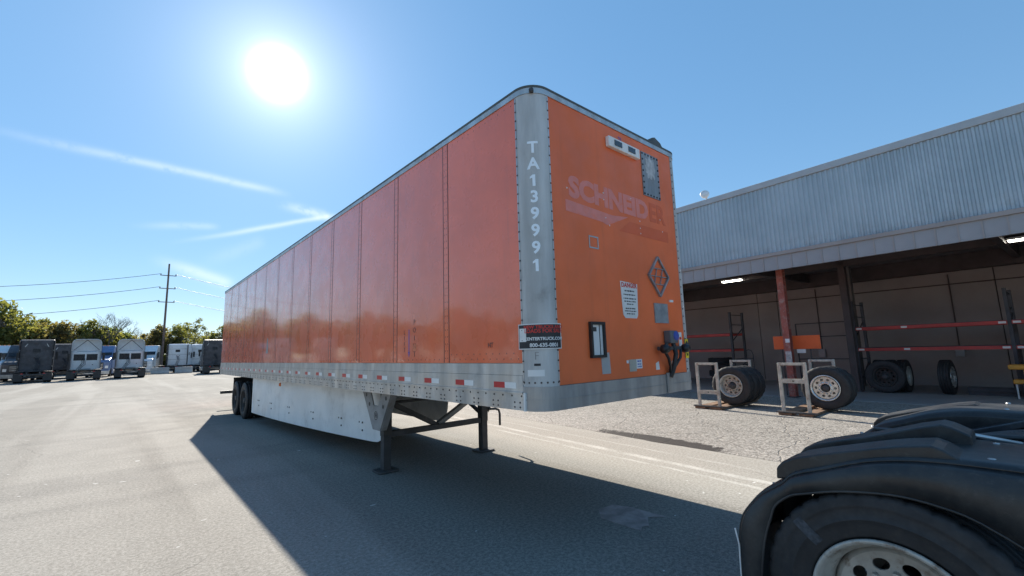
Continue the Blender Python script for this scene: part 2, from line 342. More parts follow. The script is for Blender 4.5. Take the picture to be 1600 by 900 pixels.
def tyre_mesh_fine(name, w=.27, Ro=.505):
    h = w/2; p = [(-h*.66, .290), (-h*.78, .300), (-h*.84, .312), (-h*.90, .316), (-h*.905, .322), (-h*.985, .36), (-h, .385), (-h*1.012, .387), (-h*1.012, .391), (-h, .393), (-h, .43), (-h*.995, .440), (-h*1.006, .443), (-h*1.0, .452), (-h*.965, .475), (-h*.94, .490), (-h*.91, .494), (-h*.87, Ro-.003)]
    t = [(-h*.55, Ro), (-h*.53, Ro-.014), (-h*.45, Ro-.014), (-h*.43, Ro), (-h*.06, Ro), (-h*.05, Ro-.014), (h*.05, Ro-.014), (h*.06, Ro), (h*.43, Ro), (h*.45, Ro-.014), (h*.53, Ro-.014), (h*.55, Ro)]
    p = p+t+[(-x, r) for x, r in p[::-1]]; k = len(p); tr = set(range(15, 19)) | set(range(k-19, k-15))
    return MB().lathe(p, 180, mod=lambda i, j: .009 if (j % 5 == 0 and i in tr) else 0, closed=True).mesh(name)
def rim_deep(name, w=.24):
    h = w/2; b = MB()
    b.lathe([(-h-.010, .288), (-h-.016, .296), (-h-.016, .304), (-h-.006, .309), (-h+.004, .303), (-h+.004, .286), (-h+.018, .278), (-h+.045, .272), (-h+.060, .262), (-h+.075, .254), (-h+.150, .250), (h-.05, .262), (h-.006, .282), (h, .306)], 90)
    v, f = disc_holes(-h+.115, .225, .09, 10, .172, .026, 1.3); b.add(v, f); v, f = disc_holes(-h+.128, .225, .09, 10, .172, .026, 1.3); b.add(v, f)
    b.lathe([(-h+.115, .224), (-h+.122, .238), (-h+.150, .2505)], 90)
    for k in range(10):
        t = 2*math.pi*(k+.5)/10; c = Vector((-h+.115, .132*math.cos(t), .132*math.sin(t))); b.tube([c, c+Vector((-.03, 0, 0))], .017, 6)
    return b.mesh(name)
def hub_mesh(name, ln=.10, r=.095):
    return MB().lathe([(.12, r*1.05), (-ln*.2, r), (-ln*.25, r*.8), (-ln, r*.76), (-ln-.012, r*.6), (-ln-.012, .001)], 30).mesh(name)
TYRE = tyre_mesh('tyre'); RIM_ST = rim_mesh('rim', .13); RIM_AL = rim_mesh('rim', .035); HUB = hub_mesh('hub')
TYRE_H = tyre_mesh_fine('tyre'); RIM_H = rim_deep('rim')
TYRE_L = tyre_mesh('tyre', n=30, lug=False)
for me in (TYRE, TYRE_L, TYRE_H): me.materials.append(M_RUBBER)
RIM_H.materials.append(M_RIMF); RIM_DK = RIM_ST.copy(); RIM_DK.materials.append(mat('grimy_dark_rim', (.045, .04, .038), .7, var=.3)); RIM_ST.materials.append(M_RIM); RIM_AL.materials.append(M_RIMA); HUB.materials.append(M_STEELD)
HUB_H = hub_mesh('hub', .06, .115); HUB_H.materials.append(M_STEELD)
def wheel(parent, loc, rz=0, rim=RIM_ST, hub=True, rot=None, name='wheel', tyre=None):
    wdo = empty(name, loc, rz); wdo.parent = parent
    if rot is not None: wdo.rotation_euler = rot
    link('tyre', tyre or TYRE, None, wdo)
    if rim: link('rim', rim, None, wdo)
    if hub: link('hub', HUB_H if tyre else HUB, None, wdo)
    return wdo

# ------------------------------------------------------------------ lettering
def text_mesh(s, size, bold=0, ext=.0008, align='CENTER', xs=1.0):
    c = bpy.data.curves.new('lettering', 'FONT'); c.body = s; c.size = size; c.offset = bold; c.extrude = ext; c.align_x = align; c.align_y = 'CENTER'; c.resolution_u = 3
    o = bpy.data.objects.new('lettering', c); COL.objects.link(o); bpy.context.view_layer.update()
    me = bpy.data.meshes.new_from_object(o); bpy.data.objects.remove(o); bpy.data.curves.remove(c)
    if xs != 1:
        for v in me.vertices: v.co.x *= xs
    me.materials.clear(); return me
FRONT = (R(90), 0, 0); SIDE = (R(90), 0, R(-90))
def text(s, size, mt, parent, loc, rot, bold=0, name='lettering', align='CENTER', xs=1.0):
    return link(name, text_mesh(s, size, bold, align=align, xs=xs), mt, parent, loc, rot)

# ------------------------------------------------------------------ the trailer
LT, WT, RC = 16.1, 2.59, .20; AL = math.pi/2*RC/2
def outline(s):        # s = 0 in the middle of the near front corner, negative along the long side, positive along the front
    if s < -AL: return Vector((0, RC-s-AL)), Vector((-1, 0))
    if s <= AL: t = s/RC; c = Vector((RC, RC)); n = Vector((-math.cos(math.pi/4+t), -math.sin(math.pi/4+t))); return c+n*RC, n
    Lf = WT-2*RC
    if s <= AL+Lf: return Vector((RC+s-AL, 0)), Vector((0, -1))
    s2 = s-AL-Lf
    if s2 <= 2*AL: t = s2/RC; c = Vector((WT-RC, RC)); n = Vector((math.sin(t), -math.cos(t))); return c+n*RC, n
    return Vector((WT, RC+s2-2*AL)), Vector((1, 0))
S_R0 = AL+WT-2*RC; S_R1 = S_R0+2*AL
def band(mb, s0, s1, z0, z1, o0=-.01, o1=.004):
    ss = [s0, s1]+[x for x in (-AL, AL, S_R0, S_R1) if s0 < x < s1]
    for a_, b_ in ((-AL, AL), (S_R0, S_R1)):
        ss += [x for x in np.linspace(a_, b_, 13) if s0 < x < s1]
    ss = sorted(set(round(float(x), 5) for x in ss)); vs = []
    for s in ss:
        p, n = outline(s)
        for o in (o0, o1):
            q = p+n*o; vs += [(q.x, q.y, z0), (q.x, q.y, z1)]
    k = len(ss); fs = []
    for i in range(k-1):
        a_, b_ = i*4, i*4+4; fs += [(a_+2, b_+2, b_+3, a_+3), (a_+1, b_+1, b_, a_), (a_+1, a_+3, b_+3, b_+1), (a_, b_, b_+2, a_+2)]
    fs += [(0, 2, 3, 1), (k*4-4, k*4-3, k*4-1, k*4-2)]
    b0 = len(mb.v); mb.add(vs, fs); return mb
def wrap(me, s0, z0, o=.006):
    bm = bmesh.new(); bm.from_mesh(me)
    for x in np.arange(-.25, .2501, .008): bmesh.ops.bisect_plane(bm, geom=bm.verts[:]+bm.edges[:]+bm.faces[:], plane_co=(float(x), 0, 0), plane_no=(1, 0, 0))
    bm.to_mesh(me); bm.free()
    for v in me.vertices:
        p, n = outline(s0+v.co.x); q = p+n*(o+v.co.z); v.co = (q.x, q.y, z0+v.co.y)
    return me
T = empty('semi_trailer', (0, 0, 0), 0, 'long orange box trailer with bare aluminium front corner standing on its landing gear', 'trailer')
ZT, ZP, ZB = 4.03, 1.58, 1.18
seams = [1.42+1.205*k for k in range(12)]
edges = [.2]+seams+[LT-.03]
M_CORE = mat('trailer_liner', (.3, .28, .24), .7)
MB().box(.03, WT-.03, .22, LT-.05, 1.33, 1.36).build('floor', M_CORE, T)
rp = MB(); ro = [outline(s)[0] for s in np.linspace(-AL, AL, 9)]+[outline(s)[0] for s in np.linspace(S_R0, S_R1, 9)]
poly = [(p.x*.985+.02, p.y*.99+.02) for p in ro]+[(WT-.02, LT), (.02, LT)]; rp.prism(poly, 4.07, 4.085, 'z').build('roof', M_ALU, T)
for i in range(len(edges)-1):
    y0, y1 = edges[i], edges[i+1]
    MB().box(-.002, .014, y0+.002, y1-.002, ZP, ZT).build('side_panel', M_SIDE, T)
SEAM = MB()
SEAM.box(-.0036, -.0021, -.042, .042, ZP+.004, ZT-.003)
SEAM = SEAM.mesh('panel_seam'); SEAM.materials.append(M_SIDE)
SEAM_SHADE = MB().box(-.0040, -.0021, .0425, .054, ZP+.004, ZT-.003).box(-.0040, -.0021, -.054, -.0425, ZP+.004, ZT-.003).mesh('seam_shadow_line'); SEAM_SHADE.materials.append(mat('painted_seam_shadow', (.07, .03, .025), .6))  # dark strips stand in for the shadow line at each seam edge
for y in seams: q = link('panel_seam', SEAM, None, T, (0, y, 0)); link('seam_shadow_line', SEAM_SHADE, None, q)
# dents catch a little sun-lit ground: shallow creases in the first panel are left to the paint
MB().box(WT-.014, WT+.002, .2, LT-.03, ZP, ZT).build('side_panel', M_FRONT, T)
for k in range(2): MB().box(.03+k*1.27, 1.29+k*1.27, LT-.03, LT+.01, 1.34, ZT).build('rear_door', M_FRONT, T)
band(MB(), AL+.003, S_R0-.003, 1.385, ZT, -.012, .002).build('front_panel', M_FRONT, T)
band(MB(), -AL-.012, AL+.012, 1.36, ZT, -.010, .006).build('corner_post', M_POST, T)
band(MB(), S_R0-.012, S_R1+.012, 1.36, ZT, -.010, .006).build('corner_post', M_POST, T)
for sg, nm in ((-AL-.012, 'post_edge'), (AL-.002, 'post_edge')):
    band(MB(), sg, sg+.014, 1.40, ZT-.01, .0061, .010).build(nm, M_ALU, T)
se = -(LT-RC)-AL; sr = S_R1+LT-RC
band(MB(), se, sr, ZT+.001, 4.085, -.02, .012).build('top_rail', M_ALU, T)
M_RCAP = mat('dark_roof_edge', (.09, .10, .095), .6, .2, dirt=(.2, .19, .17))
band(MB(), se, sr, 4.086, 4.108, -.05, .015).build('roof_edge', M_RCAP, T)
rail = band(MB(), -AL-.012, S_R1, ZB, 1.382, -.02, .014); rail.build('front_rail', M_ALUR, T)
band(MB(), -AL-.012, S_R1, 1.27, 1.277, .0141, .019).build('rail_bead', M_ALUR, T)
for z0, z1, o in ((1.476, ZP-.003, .006), (1.335, 1.474, .012), (ZB, 1.322, .008)):
    band(MB(), se, -AL-.014, z0, z1, -.02, o).build('side_rail', M_ALU, T)
band(MB(), se, -AL-.014, 1.3221, 1.3349, -.02, .024).build('rail_lip', M_ALU, T)
band(MB(), se, -AL-.014, 1.4741, 1.4759, -.02, .001).build('rail_groove', M_STEELD, T)
band(MB(), S_R1, sr, ZB, ZP-.003, -.02, .008).build('side_rail', M_ALU, T)
MB().box(-.03, -.01, .172, .192, ZB, 1.33).build('rail_end_cap', M_WHITEP, T)
# rivets: too small to pick apart
def riv(name, pts, mt, r=.008, h=.005):
    b = MB()
    for p, n in pts:
        p = Vector(p); n = Vector(n); a_ = n.cross(Vector((0, 0, 1))).normalized(); c_ = n.cross(a_)
        ring = [p+(a_*math.cos(t)+c_*math.sin(t))*r for t in [math.pi/3*k for k in range(6)]]; top = [p+n*h+(a_*math.cos(t)+c_*math.sin(t))*r*.55 for t in [math.pi/3*k for k in range(6)]]
        b.add(ring+top, [(k, (k+1) % 6, 6+(k+1) % 6, 6+k) for k in range(6)]+[(6, 7, 8, 9, 10, 11)])
    o = b.build(name, mt, T, fix=False); o['kind'] = 'stuff'; return o
sp = []
for y in seams:
    for dy in (-.018, .022):
        sp += [((-.0036, y+dy, z), (-1, 0, 0)) for z in np.arange(ZP+.05, ZT-.02, .075)]
for y in np.arange(.27, LT-.1, .10): sp += [((-.002, y, 1.615), (-1, 0, 0)), ((-.002, y, ZT-.05), (-1, 0, 0))]
for y in np.arange(.30, 1.38, .10): sp += [((-.002, y+.03, 1.665), (-1, 0, 0))]
riv('side_rivets', sp, M_RIVG, .0075, .0018)
pp = []
for s in (-AL-.002, AL+.004, S_R0, S_R1):
    for z in np.arange(1.42, ZT-.03, .088): p, n = outline(s); q = p+n*.0095; pp.append(((q.x, q.y, z), (n.x, n.y, 0)))
for s in np.linspace(-AL, AL, 7): p, n = outline(s); q = p+n*.006; pp.append(((q.x, q.y, 1.415), (n.x, n.y, 0)))
for y in np.arange(.24, LT-.2, .125): pp += [((-.008, y, 1.30), (-1, 0, 0))]
for y in np.arange(.26, LT-.2, .30): pp += [((-.008, y+dy, z), (-1, 0, 0)) for dy in (0, .07) for z in (1.205, 1.245)]
riv('rail_rivets', pp, M_DOT, .0095, .006)
# conspicuity tape
TR = MB().box(-.0135, -.0121, 0, .155, -.026, .026).mesh('reflective_tape'); TR.materials.append(M_RED)
TW = MB().box(-.0135, -.0121, -.155, -.001, -.026, .026).mesh('reflective_tape'); TW.materials.append(M_WHT)
y = .455
while y < LT-.3:
    link('reflective_tape', TR, None, T, (0, y, 1.388)); link('reflective_tape', TW, None, T, (0, y, 1.388)); y += .632
# number on the corner post
for i, ch in enumerate('TA139991'):
    if ch == '1': me = MB().prism([(-.012, -.053), (.014, -.053), (.014, .055), (-.008, .055), (-.034, .034), (-.034, .016), (-.012, .026)], 0, .0012, 'z').mesh('lettering')
    else: me = text_mesh(ch, .150, .0045, ext=.0006)
    link('lettering', wrap(me, .0, 3.50-.1545*i, .0075), M_LET, T)
# dealer sign on the corner
sg = MB(); band(sg, -.205, .205, 1.695, 1.912, .0125, .0135); sgo = sg.build('dealer_sign', M_PAPER, T)
sg = MB(); band(sg, -.197, .197, 1.703, 1.904, .0136, .0143); sg.build('sign_face', M_INK, sgo)
sg = MB(); band(sg, -.19, -.115, 1.76, 1.875, .0144, .0150); sg.build('sign_figure', M_PAPER, sgo)
for st, sx, sz, z, mt in (('NEW TRUCKS AND', .040, .0, 1.882, M_REDI), ('LOADS FOR SALE', .044, 0, 1.848, M_REDI), ('CENTERTRUCK.COM', .036, 0, 1.782, M_PAPER), ('800-635-0801', .044, 0, 1.728, M_PAPER)):
    link('lettering', wrap(text_mesh(st, sx, .0012, ext=.0004), .04, z, .0152), mt, sgo)
lb = MB(); band(lb, -.115, .03, 1.468, 1.522, .0065, .0075); lb.build('label', M_PAPER, T)
link('lettering', wrap(text_mesh('F', .10, -.002, ext=.0003), -.03, 1.635, .0066), mat('faint_ink', (.26, .25, .24), .6), T)
lb = MB(); band(lb, -.055, .0, 1.555, 1.575, .0065, .0072); lb.build('label', M_INK, T)
# lettering on the long side
for i, ch in enumerate('LIFT'): text(ch, .078, M_INK, T, (-.0032, 2.375, 1.945-.07*i), SIDE, -.001)
for i, ch in enumerate('POINT'): text(ch, .088, M_INK, T, (-.0032, 2.125, 2.06-.095*i), SIDE, -.001)
ar = MB().prism([(2.268, 1.98), (2.252, 1.98), (2.252, 1.71), (2.238, 1.71), (2.26, 1.645), (2.282, 1.71), (2.268, 1.71)], -.0036, -.0025, 'x'); ar.build('arrow_mark', M_BLUE, T)
text('HT', .062, M_INK, T, (-.0032, .66, 1.745), SIDE, .001)
MB().box(-.004, -.0025, 2.07, 2.16, 1.72, 1.80).build('paint_patch', mat('lighter_touch_up', (.72, .20, .09), .5), T)
bp = MB().prism([(9.30, 1.80), (9.52, 1.80), (9.46, 1.95), (9.44, 2.15), (9.36, 2.17), (9.34, 1.98)], -.004, -.0025, 'x').build('bare_metal_patch', M_GREYP, T)
# faded emblem on the front
def fit_text(st, x0, x1, z0, h, mt, bold):
    me = text_mesh(st, .3, bold); xs = [v.co.x for v in me.vertices]; ys = [v.co.y for v in me.vertices]; a0, a1, b0, b1 = min(xs), max(xs), min(ys), max(ys)
    for v in me.vertices: v.co.x = (v.co.x-a0)/(a1-a0)*(x1-x0); v.co.y = (v.co.y-b0)/(b1-b0)*h
    return link('lettering', me, mt, T, (x0, -.0032, z0), FRONT)
fit_text('SCHNEID', .45, 1.80, 3.105, .225, M_GHOST, .016); fit_text('ER', 1.83, 2.17, 3.105, .225, M_GHOST2, .010)
MB().prism([(.40, 2.965), (.40, 3.075), (1.12, 3.045), (1.40, 3.075), (1.10, 2.955), (1.02, 2.925), (.95, 2.945)], -.0038, -.0022, 'y').build('arrow_emblem', M_GHOST, T)
MB().prism([(1.22, 2.90), (2.2, 2.90), (2.2, 3.03), (1.42, 3.03)], -.0034, -.0022, 'y').build('ghost_stripe', M_GHOST2, T)
rv = [((x, -.002, z), (0, -1, 0)) for x, z in ((.43, 3.19), (.985, 3.19), (.985, 3.26), (1.0, 3.0), (1.06, 2.93), (1.62, 3.07), (1.62, 2.99), (1.62, 2.93), (2.05, 3.16), (2.08, 3.02), (1.47, 3.3))]
riv('front_rivets', rv, M_WHT, .009, .004)
# marker light bar
lb = empty('marker_light_bar', (0, 0, 0)); lb.parent = T
MB().box(1.075, 1.645, -.05, -.002, 3.785, 3.90).build('housing', M_WHITEP, lb, .008)
for x in (1.17, 1.42): MB().box(x, x+.13, -.056, -.0501, 3.815, 3.875).build('lens', M_GLASS, lb)
text('21', .07, M_BLUE, T, (1.34, -.004, 3.945), FRONT, .001)
# riveted vent cover with peeled coating
vc = MB().box(1.73, 2.085, -.012, -.002, 3.40, 3.925).build('vent_cover', alu('stained_vent_plate', (.34, .35, .36), .5, .6), T)
pl = []; rr = random.Random(3)
for k in range(26):
    t = 2*math.pi*k/26; q = 1+.35*rr.uniform(-1, .6); pl.append((1.91+.11*q*math.cos(t), 3.745+.15*q*math.sin(t)-.03*math.cos(2*t)))
MB().prism(pl, -.0138, -.0121, 'y').build('peeled_coating', mat('chalky_coating', (.50, .51, .52), .6, var=.25, vs=14), vc)
vr = [((x, -.012, z), (0, -1, 0)) for x in np.linspace(1.75, 2.065, 6) for z in (3.42, 3.905)]+[((x, -.012, z), (0, -1, 0)) for x in (1.75, 2.065) for z in np.linspace(3.42, 3.905, 8)]
riv('vent_bolts', vr, M_INK, .014, .007)
def frame_on_front(name, x0, x1, z0, z1, t, mt, par, y=-.004, d=.006):
    f = MB(); f.box(x0, x1, y-d, y, z1-t, z1).box(x0, x1, y-d, y, z0, z0+t).box(x0, x0+t, y-d, y, z0+t, z1-t).box(x1-t, x1, y-d, y, z0+t, z1-t); return f.build(name, mt, par)
frame_on_front('decal_outline', .71, .855, 2.65, 2.775, .014, M_TAPEG, T, d=.002)
# placard holder
ph = empty('placard_holder'); ph.parent = T
c0 = Vector((1.905, 2.47)); wx, wz = .205, .225
cor = [c0+Vector((0, wz)), c0+Vector((wx, 0)), c0-Vector((0, wz)), c0-Vector((wx, 0))]
for i in range(4):
    p, q = cor[i], cor[(i+1) % 4]; MB().beam((p.x, -.012, p.y), (q.x, -.012, q.y), .02, .03, (0, 1, 0)).build('frame_bar', M_GREYP, ph)
for dz in (-.09, 0, .09):
    hw = wx*(1-abs(dz)/wz); MB().beam((c0.x-hw, -.010, c0.y+dz), (c0.x+hw, -.010, c0.y+dz), .008, .016, (0, 1, 0)).build('clip_bar', M_GREYP, ph)
for dx in (-.07, .05): MB().beam((c0.x+dx-.03, -.014, c0.y-.09), (c0.x+dx+.04, -.014, c0.y+.09), .006, .012, (0, 1, 0)).build('clip_bar', M_GREYP, ph)
# danger notice
dn = MB().prism([(1.175, 2.365), (1.475, 2.35), (1.455, 2.02), (1.43, 1.985), (1.23, 1.985), (1.195, 2.02)], -.006, -.0025, 'y').build('danger_notice', M_PAPER, T)
text('DANGER', .068, M_REDI, dn, (1.325, -.0066, 2.325), FRONT, .002)
rp_ = random.Random(9)
def print_line(x0, x1, z, h, y, mt, par):      # small print too fine to read: broken ink strokes
    b = MB(); x = x0
    while x < x1: wd = rp_.uniform(.012, .040); b.box(x, min(x+wd, x1), y-.0004, y, z-h*rp_.uniform(.35, .5), z+h*rp_.uniform(.35, .5)); x += wd+rp_.uniform(.005, .011)
    o = b.build('print_line', mt, par); o['kind'] = 'stuff'
for z, hw, h in ((2.268, .085, .018), (2.228, .105, .016), (2.188, .11, .014), (2.158, .10, .014), (2.130, .06, .013), (2.085, .085, .015), (2.058, .10, .013), (2.030, .07, .013)): print_line(1.325-hw, 1.325+hw, z, h, -.0062, M_INK, dn)
# document box
db = empty('document_box'); db.parent = T
frame_on_front('frame', .635, .85, 1.60, 1.935, .026, M_BLACK, db, d=.032)
MB().box(.66, .825, -.014, -.004, 1.626, 1.909).build('backing', M_PAPER, db); MB().box(.775, .785, -.017, -.0141, 1.626, 1.909).build('hinge', M_STEELD, db); MB().box(.68, .735, -.016, -.0141, 1.845, 1.885).build('sticker', M_STEELD, db)
MB().prism([(.795, 1.645), (.925, 1.645), (.935, 1.445), (.805, 1.445)], -.0048, -.0024, 'y').build('tape_patch', M_TAPEG, T)
cd_ = MB().box(1.245, 1.365, -.005, -.0024, 1.445, 1.565).build('card', mat('beige_card', (.42, .40, .34), .6), T); MB().box(1.368, 1.47, -.005, -.0024, 1.47, 1.565).build('label', M_PAPER, T); MB().box(1.20, 1.235, -.005, -.0024, 1.53, 1.56).build('label', M_PAPER, T)
for z in (1.545, 1.515, 1.49): print_line(1.385, 1.455, z, .016, -.0052, M_BLUE, T)
gp = MB().box(1.775, 2.05, -.012, -.003, 1.945, 2.165).build('cover_plate', M_GREYP, T)
MB().box(2.10, 2.17, -.02, -.003, 2.19, 2.215).build('marker_lamp', M_WHT, T)
# air and electric connections
gh = empty('gladhand_panel'); gh.parent = T
MB().box(1.93, 2.09, -.09, -.003, 1.72, 1.86).build('socket_box', mat('connector_grey', (.12, .13, .14), .5), gh, .012)
MB().lathe([(-.01, .001), (-.01, .05), (.02, .055)], 20).build('socket_cap', M_BLUE, gh, loc=(2.04, -.09, 1.80), rot=(0, 0, R(90)))
MB().beam((1.74, -.05, 1.665), (2.30, -.05, 1.665), .05, .04).build('bracket', M_STEELD, gh, .006)
for x in (1.78, 2.22):
    MB().lathe([(-.05, .001), (-.05, .035), (-.02, .05), (.02, .05), (.04, .03)], 18).build('gladhand', M_BLACK, gh, loc=(x, -.09, 1.66), rot=(0, 0, R(90)))
    MB().tube([(x, -.08, 1.68), (x+.03, -.10, 1.72), (x+.07, -.09, 1.71)], .012, 6).build('handle', M_BLACK, gh)
MB().tube([(1.80, -.07, 1.65), (1.85, -.09, 1.56), (1.93, -.06, 1.47), (1.97, -.03, 1.40)], .016, 8).build('hose', M_BLACK, gh)
MB().tube([(2.16, -.07, 1.65), (2.10, -.09, 1.56), (2.02, -.06, 1.46), (1.99, -.03, 1.40)], .016, 8).build('hose', M_BLACK, gh)
MB().tube([(2.02, -.06, 1.72), (2.02, -.085, 1.6), (1.99, -.06, 1.44), (1.97, -.03, 1.35)], .026, 8).build('hose', M_BLACK, gh)
MB().box(1.90, 2.02, -.03, -.0145, 1.185, 1.40).build('hose_guard', M_ALUR, gh, .004)
for x, z, mt in ((1.73, 1.44, M_WHT), (2.06, 1.45, M_WHT)): MB().prism([(x, z), (x+.07, z), (x+.06, z+.09), (x, z+.07)], -.005, -.0025, 'y').build('sticker', mt, T)
MB().box(2.255, 2.32, -.0055, -.0024, 1.64, 1.845).build('label', M_PAPER, T); MB().box(2.265, 2.31, -.0062, -.0056, 1.76, 1.79).build('label', M_REDI, T)
lb = MB(); band(lb, AL+2.37-RC, AL+2.50-RC, 1.545, 1.765, .0125, .0135); lb.build('tag_plate', M_YEL, T)
for z in (1.73, 1.66, 1.585): print_line(2.395, 2.425, z, .035, -.0142, M_INK, T)
MB().prism([(1.98, 4.108), (2.22, 4.108), (2.18, 4.15), (2.06, 4.19), (2.0, 4.17)], -.01, .12, 'y').build('torn_roof_lip', M_RCAP, T)
MB().tube([(.055, .045, 4.04), (.035, .025, 4.05)], .022, 10).build('marker_lamp', M_STEELD, T)
# skirt, landing gear, underbody
def skirt(mirror):
    X = (lambda x: WT-x) if mirror else (lambda x: x)
    e0 = 5.3 if mirror else 4.15; yy = list(np.linspace(11.15, e0, 16)); top = [(X(.07+.36*((11.15-y)/7.7)**1.3), y) for y in yy]; b = MB(); vs = []
    for (x, y) in top: vs += [(x, y, 1.17), (x, y, .265+.10*((11.15-y)/7)**2)]
    for dy, z in ((.14, .375), (.24, .41), (.31, .48), (.36, .60), (.40, .85), (.44, 1.17)): y = e0-dy; x = X(.07+.36*((11.15-y)/7.7)**1.3); vs += [(x, y, 1.171 if z < 1.1 else 1.18), (x, y, z)]
    k = len(vs)//2; b.add(vs, [(2*i, 2*i+1, 2*i+3, 2*i+2) for i in range(k-1)])
    o = b.build('side_skirt', M_WHITEP, T, fix=False); s = o.modifiers.new('thick', 'SOLIDIFY'); s.thickness = .012
    return o
sk = skirt(False); skirt(True)
bolts = MB()
for y in (10.4, 9.3, 8.0, 6.6, 5.3, 4.5):
    x = .07+.36*((11.15-y)/7.7)**1.3
    for z, dy in ((.62, 0), (.50, 0), (.62, .12)): bolts.lathe([(-.004, .001), (-.004, .014), (.01, .016)], 8, (x-.008, y+dy, z))
bo = bolts.build('skirt_bolts', M_DOT, T); bo['kind'] = 'stuff'
MB().lathe([(-.03, .001), (-.03, .03), (0, .045)], 20).build('side_lamp', M_AMBER, T, loc=(.06, 8.3, 1.10))
YL = 3.72
for xs, sgn in ((.40, 1), (2.19, -1)):
    lg = empty('landing_leg', (xs, YL, 0)); lg.parent = T
    MB().box(-.065, .065, -.065, .065, .50, 1.2).build('outer_tube', M_STEELD, lg, .008); MB().box(-.058, .058, -.058, .058, .03, .52).build('inner_tube', M_STEELD, lg, .006)
    MB().prism([(-.13, -.15), (.13, -.15), (.16, -.10), (.16, .10), (.13, .15), (-.13, .15), (-.16, .10), (-.16, -.10)], .003, .03, 'z').build('foot', M_STEELD, lg, .008)
    x = .21 if sgn > 0 else WT-.21
    wp = MB().prism(([(4.14, 1.18), (3.84, 1.18), (3.72, .96), (3.56, .96), (3.42, 1.18), (3.14, 1.18), (3.50, .62), (3.74, .62)] if sgn > 0 else [(4.2, 1.18), (3.62, 1.18), (3.62, .9), (3.8, .62)]), x-.008, x+.008, 'x')
    wo = wp.build('wing_plate', M_STEELG, T)
    if sgn > 0: MB().prism([(3.14, 1.18), (3.126, 1.18), (3.486, .62), (3.50, .62)], x+.0085, x+.09, 'x').build('flange', M_STEELG, wo)
    for (yy_, zz) in ((3.97, 1.10), (3.86, .97), (3.31, 1.08), (3.40, .96)) if sgn > 0 else ():
        MB().lathe([(0, .001), (0, .03)], 14).build('bolt_hole', M_INK, wo, loc=(x-.0095*sgn, yy_, zz))
    if sgn > 0:
        MB().lathe([(-.002, .052), (-.004, .056), (-.002, .062)], 28).build('emblem_ring', M_INK, wo, loc=(x-.009, 3.63, .82))
        text('H', .085, M_INK, wo, (x-.0095, 3.63, .82), SIDE, .003)
    MB().beam((xs, YL+.05, .62), (xs, YL+1.2, 1.16), .05, .05).build('brace', M_STEELD, T)
MB().beam((.45, YL, .52), (2.14, YL, .52), .08, .08).build('cross_tie', M_STEELD, T); MB().tube([(.46, YL-.08, .98), (2.12, YL-.08, .98)], .02, 8).build('gear_shaft', M_STEELD, T)
for x0, x1 in ((1.30, .46), (1.30, 2.13)): MB().beam((x0, YL+.05, .54), (x1, YL+.05, .98), .09, .07).build('brace', M_STEELD if x1 < 1 else M_STEELG, T)
MB().tube([(2.24, YL-.1, .70), (2.40, YL-.1, .69), (2.47, YL-.1, .66), (2.49, YL-.1, .60), (2.49, YL-.1, .40)], .020, 8).build('crank_handle', M_STEELD, T)
for x0 in (2.19,): MB().box(x0-.12, x0+.12, YL-.10, YL+.10, .93, 1.18).build('gear_box', M_STEELD, T, .02)
XM = MB(); XM.box(.03, WT-.03, -.035, .035, 1.192, 1.20).box(.03, WT-.03, -.035, .035, 1.315, 1.328).box(.03, WT-.03, -.004, .004, 1.2, 1.315); XM = XM.mesh('crossmember'); XM.materials.append(M_STEELD)
for k in range(38): link('crossmember', XM, None, T, (0, 1.3+.38*k, 0))
MB().box(.25, 2.34, .25, 1.25, 1.17, 1.31).build('upper_coupler_plate', M_STEELD, T); MB().tube([(1.295, .9, 1.18), (1.295, .9, 1.08)], .035, 12).build('kingpin', M_STEELD, T)
for x in (.72, 1.80): MB().box(x, x+.09, 10.6, 15.4, .92, 1.17).build('slider_rail', M_STEELD, T)
for yw in (12.25, 13.52):
    MB().tube([(.2, yw, .505), (2.39, yw, .505)], .07, 10).build('axle', M_STEELD, T)
    for x, rz in ((.185, 0), (.50, R(180)), (WT-.50, 0), (WT-.185, R(180))): wheel(T, (x, yw, .505), rz, RIM_DK)
bu = empty('rear_bumper'); bu.parent = T
MB().box(.02, WT-.02, LT-.14, LT-.04, .50, .60).build('crossbar', M_STEELD, bu, .01)
for x in (.62, 1.88): MB().box(x, x+.09, LT-.12, LT-.05, .60, 1.18).build('upright', M_STEELD, bu)
for x in (.12, WT-.72): MB().box(x, x+.6, 14.25, 14.262, .35, 1.1).build('mudflap', M_BLACK, T)

